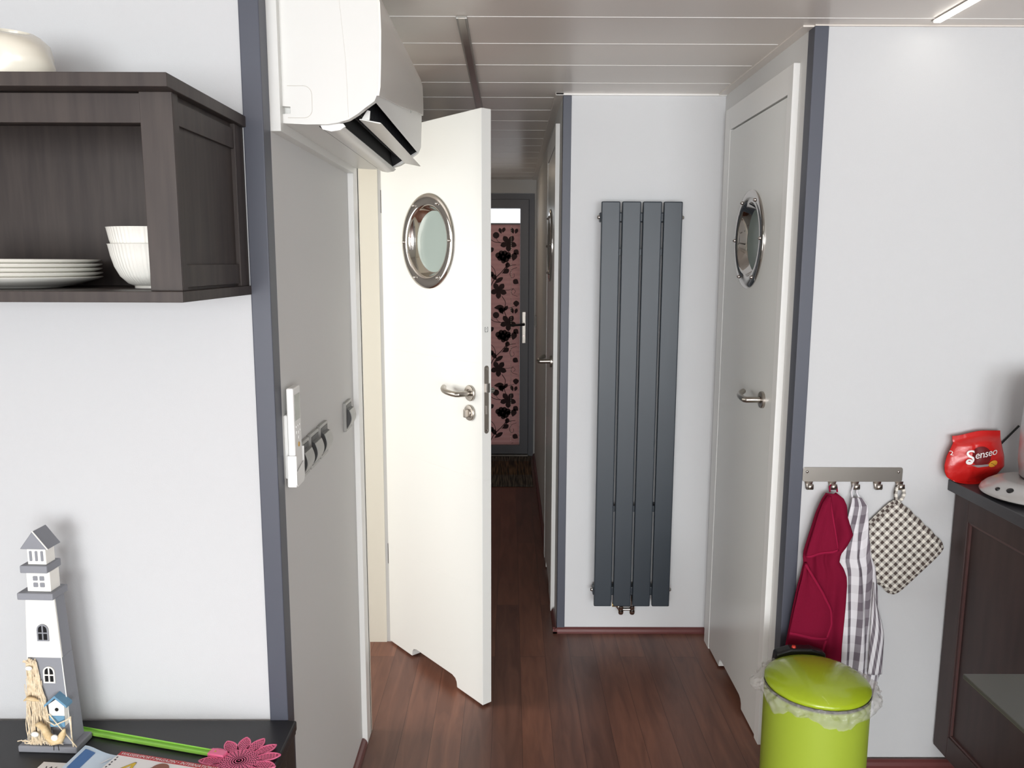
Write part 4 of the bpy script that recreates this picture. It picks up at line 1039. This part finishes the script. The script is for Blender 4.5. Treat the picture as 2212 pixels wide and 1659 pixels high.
MB().grid(lambda u, v: (lerp(1.060, 1.092 - 0.012 * v, 0) + u * (0.001 + 0.040 * smooth01(v * 1.6)) - 0.004 * (1 - v) + 0.004, YK - 0.040 - 0.006 * math.sin(PI * u), lerp(0.60, 0.315, v)), 10, 30, uv=lambda u, v: (u * 0.5 + v * 0.35, v * 0.6 - u * 0.3)).build('side_fold', M_plaid, tp, smooth=60, solid=0.0015)
lp = MB(); lp.tube([(0.992, YK - 0.022, 0.838), (0.990, YK - 0.014, 0.864), (0.9965, YK - 0.0115, 0.8845), (1.008, YK - 0.0115, 0.8845), (1.005, YK - 0.014, 0.864), (1.013, YK - 0.024, 0.842)], 0.003, seg=6)
lp.build('hanging_loop', mat('white_cotton', (228, 226, 230), 0.9), tp, smooth=60)

# pot holder
ph = thing('pot_holder', 'quilted brown and white gingham pot holder hanging from the last hook', 'pot holder', (1.127, YK - 0.015, 0.85))
T = Vector((1.119, 0, 0.845)); Rr = Vector((1.275, 0, 0.700)); Bb = Vector((1.136, 0, 0.547)); Lf = T + (Bb - Rr)
def phf(u, v, s=1):
    p = T + (Rr - T) * u + (Lf - T) * v
    e = min(u, 1 - u, v, 1 - v)
    # rounded corners
    c = Vector((0.5, 0.5)); q = Vector((u, v)) - c; k = max(abs(q.x), abs(q.y)); 
    f = 1 - 0.06 * (min(abs(q.x), abs(q.y)) / 0.5) ** 6
    p2 = T + (Rr - T) * (0.5 + q.x * f) + (Lf - T) * (0.5 + q.y * f)
    hgt = 0.0075 * (1 - math.exp(-e * 22)) + (0.003 if 0.015 < e < 0.055 else 0) + 0.0012 * math.sin(u * 40) * math.sin(v * 40)
    wob = 0.002 * math.sin(u * 30 + v * 3) * math.exp(-e * 20)
    return (p2.x, YK - 0.013 - s * (hgt + 0.001), p2.z + wob)
pm = MB(); pm.grid(lambda u, v: phf(u, v, 1), 44, 44, uv=lambda u, v: (u, v)); pm.grid(lambda u, v: phf(u, v, -0.6), 20, 20, uv=lambda u, v: (u, v))
pm.build('quilted_pad', M_ging, ph, smooth=60)
eb = MB(); ebp = []
N = 40
for side in range(4):
    for i in range(N):
        t = i / N
        u, v = [(t, 0), (1, t), (1 - t, 1), (0, 1 - t)][side]
        q = phf(u, v, 0); ebp.append((q[0], q[1] - 0.003 * 0, q[2]))
vs = []; uvs = []
pts = ebp; nP = len(pts)
for i, p in enumerate(pts):
    a = Vector(pts[(i + 1) % nP]) - Vector(pts[i - 1]); a.normalize(); b = Vector((0, -1, 0)); c = a.cross(b)
    for k in range(8):
        t = 2 * PI * k / 8; w = Vector(p) + b * math.cos(t) * 0.0048 + c * math.sin(t) * 0.0058; vs.append(w); uvs.append((i / nP * 4.0, 0.02 + 0.10 * abs(k - 4) / 4))
fs2 = [(i * 8 + k, i * 8 + (k + 1) % 8, ((i + 1) % nP) * 8 + (k + 1) % 8, ((i + 1) % nP) * 8 + k) for i in range(nP) for k in range(8)]
eb.add(vs, fs2, 0, uvs); eb.build('binding', M_ging, ph, smooth=60)
lpm = MB()
pp = [(1.119, YK - 0.018, 0.842), (1.117, YK - 0.016, 0.862), (1.122, YK - 0.0125, 0.881), (1.131, YK - 0.0118, 0.885), (1.139, YK - 0.014, 0.876), (1.141, YK - 0.018, 0.860), (1.134, YK - 0.021, 0.846), (1.124, YK - 0.020, 0.838)]
lpm.tube(pp, 0.0052, seg=8); lpm.uv = {i: ((i // 8) * 0.10, 0.12 * (i % 8) / 8) for i in range(len(lpm.v))}
lpm.build('hanging_loop', M_ging, ph, smooth=60)

# ------------------------------------------------------------------ pedal bin
BX, BY, BR = 0.822, 1.980, 0.134
bn = thing('pedal_bin', 'lime green round bin with domed lid below the towels', 'bin', (BX, BY, 0))
MB().lathe([(0, 0.012), (BR - .006, 0.012), (BR - .001, 0.016), (BR, 0.03), (BR, 0.398), (BR - 0.004, 0.400), (BR - 0.004, 0.385), (BR - 0.012, 0.02), (0, 0.02)], c=(BX, BY, 0), seg=96).build('body', M_limed, bn, smooth=35)
MB().lathe([(0, 0), (BR + .002, 0), (BR + .003, .004), (BR + .002, .016), (BR - .003, .018), (0, .018)], c=(BX, BY, 0), seg=64).build('base_ring', M_black, bn, smooth=35)
MB().lathe([(BR - .002, .400), (BR + .001, .402), (BR + .001, .408), (BR - .002, .410), (BR - .010, .410), (BR - .010, .400)], c=(BX, BY, 0), seg=64, closed=True).build('rim', M_black, bn, smooth=35)
ld = MB().lathe([(BR - .001, 0.410), (BR + .0005, 0.413), (BR + .0005, 0.418), (BR - .004, 0.4235), (BR - .020, 0.433), (BR - .045, 0.4425), (BR - .08, 0.450), (BR - .11, 0.4525), (0, 0.4535)], c=(BX, BY, 0), seg=96)
lid = ld.build('lid', M_lime, bn, smooth=50)
hg = MB(); hg.prism([(BX - 0.075, 0.385), (BX + 0.075, 0.385), (BX + 0.07, 0.432), (BX + 0.03, 0.446), (BX - 0.03, 0.446), (BX - 0.07, 0.432)], BY + 0.118, BY + 0.150, axis='Y')
hgo = hg.build('hinge_housing', M_black, bn, bevel=0.006, seg=3)
MB().lathe([(0, 0.452), (0.005, 0.451), (0.006, 0.446)], c=(BX - 0.018, BY + 0.130, 0), seg=14).build('red_dot', mat('red_plastic', (214, 60, 44), 0.4), hgo, smooth=50)
MB().prism([(BX - 0.03, BY - BR - 0.035), (BX + 0.03, BY - BR - 0.035), (BX + 0.035, BY - BR + 0.01), (BX - 0.035, BY - BR + 0.01)], 0.010, 0.020, axis='Z').build('pedal', M_black, bn, bevel=0.003)
# liner bag: crumpled film tucked over the rim
def lin(u, v):
    a = 2 * PI * u
    n1 = noise.noise(Vector((math.cos(a) * 3, math.sin(a) * 3, v * 1.5))) ; n2 = noise.noise(Vector((math.cos(a) * 11, math.sin(a) * 11, v * 5 + 3)))
    front = max(0, math.cos(a + PI / 2 + 0.05)) ** 2   # camera side
    side = max(0, math.cos(a)) ** 3 + max(0, -math.cos(a)) ** 3
    drop = 0.014 + 0.030 * front * (0.7 + 0.6 * n1) + 0.022 * side * (0.8 + n1)
    r = BR + 0.003 + v * 0.004 + math.sin(PI * v) * (0.006 + 0.014 * side * (1 + n1)) + n2 * 0.010 * math.sin(PI * min(1, v * 1.2)) + 0.002
    z = 0.416 + 0.003 * noise.noise(Vector((math.cos(a) * 25, math.sin(a) * 25, v * 6))) + 0.005 * n2 - drop * v * 1.25 + 0.006 * math.sin(PI * v) * side
    if v == 0: r = BR + 0.0015; z = 0.411
    return (BX + r * math.cos(a), BY + r * math.sin(a), z)
o = MB().grid(lin, 240, 10).build('bin_liner', M_film, smooth=80, origin=(BX, BY, 0.39))
tag(o, 'crumpled clear plastic liner bag sticking out under the bin lid', 'bin liner')

# ------------------------------------------------------------------ kitchen unit on the right
kc = thing('kitchen_cabinet', 'dark brown kitchen base cabinet with framed end panel, right edge', 'cabinet', (1.6, 1.5, 0))
MB().box(1.306, 1.90, 0.9, YK - 0.0245, 0.07, 0.868).build('carcass', M_kit, kc)
ef = MB()
ef.box(1.295, 1.307, 2.165, YK - 0.0085, 0.07, 0.868); ef.box(1.295, 1.307, 0.9, 0.975, 0.07, 0.868)
ef.box(1.2953, 1.307, 0.975, 2.165, 0.797, 0.868); ef.box(1.2953, 1.307, 0.975, 2.165, 0.07, 0.138)
ef.build('end_frame', M_kit, kc, bevel=0.0015)
bd = MB()
for a in ((2.158, 2.165, 0.138, 0.797), (0.975, 0.982, 0.138, 0.797)): bd.box(1.299, 1.307, a[0], a[1], a[2], a[3])
bd.box(1.299, 1.307, 0.982, 2.158, 0.138, 0.145); bd.box(1.299, 1.307, 0.982, 2.158, 0.790, 0.797)
bd.build('panel_beading', mat('beading_brown', (84, 58, 56), 0.4), kc, bevel=0.001)
MB().box(1.36, 1.85, 0.95, YK - 0.03, 0, 0.07).build('plinth', M_black, kc)
wt = MB().box(1.274, 1.93, 0.86, YK - 0.002, 0.868, 0.900).build('worktop', M_work, origin=(1.6, 1.5, 0.868), bevel=0.002)
tag(wt, 'slate grey worktop lying on the dark kitchen cabinet', 'worktop')

# coffee bag
BZ = 0.9005
BLx = sorted([(0.0, 1.268), (0.08, 1.250), (0.2, 1.243), (0.35, 1.241), (0.55, 1.246), (0.75, 1.257), (0.86, 1.263), (0.9, 1.260), (1.0, 1.259)])
BRx = sorted([(0.0, 1.352), (0.15, 1.394), (0.3, 1.412), (0.5, 1.410), (0.75, 1.400), (0.86, 1.396), (1.0, 1.394)])
def bagf(u, v, s):
    top = 0.134 + 0.016 * smooth01(u * 1.5) ; z = BZ + v * top + 0.004 * (1 - v) * abs(2 * u - 1) ** 3
    x = lerp(interp(BLx, v), interp(BRx, v), u)
    th = 0.026 * (math.sin(PI * min(1, max(0, u))) ** 0.6) * (math.sin(PI * (0.18 + 0.82 * (1 - v)) ) ** 0.7 if v > 0.0 else 0.7)
    th *= 1 - smooth01((v - 0.80) / 0.12) * 0.97
    wr = 0.004 * noise.noise(Vector((u * 5, v * 5, s * 3.0))) * math.sin(PI * u) * (1 if v < 0.9 else 0.3)
    wr += 0.004 * math.exp(-((u - 0.28 - 0.15 * (1 - v)) / 0.04) ** 2) * math.sin(PI * v)
    yc = 2.206 + 0.008 * v
    return (x, min(yc - s * (th + 0.0006) - wr, YK - 0.004), z)
bg = thing('coffee_bag', 'red foil coffee pad bag with white lettering on the worktop', 'bag', (1.32, 2.19, BZ))
bgm = MB(); bgm.grid(lambda u, v: bagf(u, v, 1), 40, 34); bgm.grid(lambda u, v: bagf(u, v, -1), 30, 20)
bgm.grid(lambda u, v: (bagf(u, 0, 1)[0], lerp(bagf(u, 0, 1)[1], bagf(u, 0, -1)[1], v), bagf(u, 0, 1)[2]), 40, 2); bgm.uv = {}
bgo = bgm.build('pouch', M_red, bg, smooth=60)
def onbag(x, z, off=0.0012):
    v = min(1, max(0, (z - BZ) / 0.147)); u = (x - interp(BLx, v)) / (interp(BRx, v) - interp(BLx, v))
    p = bagf(min(1, max(0, u)), v, 1); return (x, p[1] - off, z)
def onbag_fill(pts, m, name, off):
    """triangulated fan, densely split, following the pouch"""
    cxx = sum(p[0] for p in pts) / len(pts); czz = sum(p[1] for p in pts) / len(pts)
    mb = MB(); n = len(pts)
    for k in range(8):
        r0, r1 = k / 8, (k + 1) / 8
        for i in range(n):
            a, b = pts[i], pts[(i + 1) % n]
            q = [(cxx + (a[0] - cxx) * r0, czz + (a[1] - czz) * r0), (cxx + (b[0] - cxx) * r0, czz + (b[1] - czz) * r0), (cxx + (b[0] - cxx) * r1, czz + (b[1] - czz) * r1), (cxx + (a[0] - cxx) * r1, czz + (a[1] - czz) * r1)]
            mb.add([onbag(x, z, off) for x, z in q], [(0, 1, 2, 3)])
    return mb.build(name, m, bg, smooth=60)
onbag_fill(circle(1.330, 0.982, 0.0285, 28), mat('bag_maroon', (106, 22, 26), 0.35), 'maroon_disc', 0.0012)
onbag_fill([(1.300, 0.957), (1.322, 0.950), (1.352, 0.953), (1.356, 0.960), (1.33, 0.958)], mat('bag_silver', (150, 140, 142), 0.3), 'grey_swoosh', 0.0026)
onbag_fill([(1.3655 + 0.0135 * math.cos(t) , 0.9605 + 0.010 * math.sin(t + 0.2)) for t in [i * PI / 12 for i in range(24)]], mat('bean_orange', (226, 160, 50), 0.4), 'orange_bean', 0.0032)
MB().tube([onbag(1.3575 + 0.0175 * i / 6, 0.9625 - 0.0065 * i / 6 + 0.0015 * math.sin(i), 0.0036) for i in range(7)], 0.0005, seg=4).build('bean_line', M_black, bg)
ca, sa = math.cos(0.19), math.sin(0.19)
def tx(x0, z0, off=0.0045, bow=0.0):
    return lambda a, b: onbag(x0 + a * ca - b * sa * 0.6, z0 + a * sa + b * ca + bow * a * a, off)
M_let = mat('lettering_white', (240, 236, 234), 0.35)
merge(text_mb('S', 0.054, tx(1.285, 0.9605), shear=0.1), text_mb('enseo', 0.0300, tx(1.309, 0.9755), shear=0.15, space=0.93)).build('brand_lettering', M_let, bg)
MB().lathe([(0.0035, 0), (0.0085, 0), (0.0085, 0.0008), (0.0035, 0.0008)], seg=20, closed=True, fn=lambda a, b, h: onbag(1.295 + a, 0.967 + b, 0.005 + h)).build('letter_curl', M_let, bg)
text_mb('2', 0.017, lambda a, b: onbag(1.2495 + a, 0.982 + b, 0.003)).build('side_lettering', M_let, bg)

# electric kettle on its round base
ek = thing('electric_kettle', 'silver electric kettle on domed base with black buttons, right edge', 'kettle', (1.408, 2.045, 0.9005))
M_silver = mat('silver_plastic', (186, 184, 182), 0.25, 0.3)
KC = (1.408, 2.045)
MB().lathe([(0, 0), (0.118, 0), (0.121, 0.004), (0.118, 0.008), (0, 0.008)], c=(KC[0], KC[1], 0.9005), seg=64).build('base_foot', M_black, ek, smooth=40)
kb_ = MB().lathe([(0.122, 0.008), (0.1385, 0.012), (0.1395, 0.015), (0.136, 0.023), (0.125, 0.034), (0.108, 0.044), (0.092, 0.050), (0.086, 0.051), (0, 0.051)], c=(KC[0], KC[1], 0.9005), seg=96).build('base', M_silver, ek, smooth=50)
for adeg, rr, rad in ((-171, 0.126, 0.006), (-156, 0.121, 0.0085), (-135, 0.124, 0.0075), (-114, 0.122, 0.0075)):
    a = math.radians(adeg); zc_ = 0.9005 + 0.0345 + (0.125 - rr) * 0.8
    nvec = Vector((math.cos(a) * 0.45, math.sin(a) * 0.45, 0.89)).normalized(); t1 = Vector((-math.sin(a), math.cos(a), 0)); t2 = nvec.cross(t1)
    c0 = Vector((KC[0] + rr * math.cos(a), KC[1] + rr * math.sin(a), zc_ - 0.0010))
    MB().lathe([(0, 0.003), (rad * .8, 0.0028), (rad, 0.0015), (rad, -0.002)], seg=18, fn=lambda x, yy, h: tuple(c0 + t1 * x + t2 * yy + nvec * h)).build('button', M_black, kb_, smooth=50)
MB().lathe([(0, 0.0505), (0.074, 0.0505), (0.077, 0.0515), (0.077, 0.052), (0.080, 0.056)], c=(KC[0] + 0.036, KC[1], 0.9005), seg=64).build('jug_foot', M_black, ek, smooth=40)
MB().lathe([(0.076, 0.054), (0.080, 0.058), (0.086, 0.10), (0.087, 0.18), (0.084, 0.25), (0.076, 0.295), (0.070, 0.302), (0, 0.302)], c=(KC[0] + 0.036, KC[1], 0.9005), seg=64).build('jug', mat('kettle_steel', (176, 176, 176), 0.35, 0.6), ek, smooth=50)
ktl = MB().lathe([(0.071, 0.302), (0.072, 0.306), (0.06, 0.318), (0.03, 0.326), (0, 0.327)], c=(KC[0] + 0.036, KC[1], 0.9005), seg=48)
ktl.prism([(KC[0] - 0.053, 0), (KC[0] - 0.03, -0.016), (KC[0] - 0.01, -0.024), (KC[0] - 0.01, 0.024), (KC[0] - 0.03, 0.016)], 0, 0.008, fn=lambda a, b, h: (a, KC[1] + b, 1.204 + h + (0.006 if a < KC[0] - 0.04 else 0)))
ktl.build('lid', M_black, ek, smooth=45)
MB().tube([(KC[0] + 0.02, KC[1] + 0.125, 0.906), (1.392, YK - 0.020, 0.92), (1.375, YK - 0.012, 0.945), (1.385, YK - 0.010, 0.975), (1.405, YK - 0.010, 1.0), (1.43, YK - 0.012, 1.03), (1.46, YK - 0.008, 1.06)], 0.003, seg=8).build('power_cord', M_black, ek, smooth=60)

# table corner at the lower right
tb = thing('dining_table', 'smoked grey glass table with sharp corner, lower right edge', 'table', (1.05, 0.95, 0))
MB().box(0.871, 1.25, 0.45, 1.425, 0.731, 0.740).build('table_top', M_gtop, tb, bevel=0.0015)
MB().lathe([(0, 0), (0.16, 0), (0.16, 0.012), (0.035, 0.02), (0.03, 0.05), (0.03, 0.70), (0.10, 0.731), (0, 0.731)], c=(1.08, 0.85, 0), seg=32).build('pedestal', M_steel, tb, smooth=40)

# ------------------------------------------------------------------ light
W = bpy.data.worlds.new('world'); SC.world = W; W.use_nodes = True
bgn = W.node_tree.nodes['Background']; bgn.inputs['Color'].default_value = (0.92, 0.96, 1.0, 1); bgn.inputs['Strength'].default_value = 1.6
def area(name, loc, rot, sx, sy, power, col=(1, 1, 1), spread=PI):
    l = bpy.data.lights.new(name, 'AREA'); l.shape = 'RECTANGLE'; l.size = sx; l.size_y = sy; l.energy = power; l.color = col; l.spread = spread
    o = bpy.data.objects.new(name, l); COL.objects.link(o); o.location = loc; o.rotation_euler = rot
    return o
area('daylight_south_left_window', (-0.8, -4.36, 1.08), (PI / 2 - 0.2, 0, 0), 2.0, 1.9, 198, (0.965, 0.985, 1.0))
area('daylight_south_right_window', (1.6, -4.36, 1.08), (PI / 2 - 0.2, 0, 0), 1.8, 1.9, 125, (0.93, 0.97, 1.0))
area('daylight_side_room_window', (-2.43, 2.35, 1.35), (0, -PI / 2 + 0.25, 0), 1.1, 1.2, 34, (1.0, 0.965, 0.9))
area('corridor_glow_fill', (-0.30, 5.35, ZC - 0.03), (0, 0, 0), 0.14, 0.14, 1.2, (1.0, 0.82, 0.62))  # added light without a fixture, stands in for the warm corridor glow

# ------------------------------------------------------------------ camera
cam = bpy.data.cameras.new('camera'); co = bpy.data.objects.new('camera', cam); COL.objects.link(co); SC.camera = co
cam.sensor_fit = 'HORIZONTAL'; cam.sensor_width = 36; cam.lens = 1719.07 * 36 / 2212; cam.clip_start = 0.02
yaw, pitch, roll = 0.0027, 0.1499, 0.0033
cy, sy, cp, spp, cr_, sr = math.cos(yaw), math.sin(yaw), math.cos(pitch), math.sin(pitch), math.cos(roll), math.sin(roll)
Rv = Vector((cy, -sy, 0)); Fv = Vector((sy * cp, cy * cp, -spp)); Uv = Vector((sy * spp, cy * spp, cp))
R2 = cr_ * Rv + sr * Uv; U2 = cr_ * Uv - sr * Rv
mt_ = Matrix((R2, U2, -Fv)).transposed().to_4x4(); mt_.translation = Vector((0, 0, 1.5146))
co.matrix_world = mt_
SC.view_settings.view_transform = 'Standard'; SC.view_settings.look = 'None'; SC.view_settings.gamma = 1
SC.view_settings.use_curve_mapping = False; SC.view_settings.exposure = 0.0
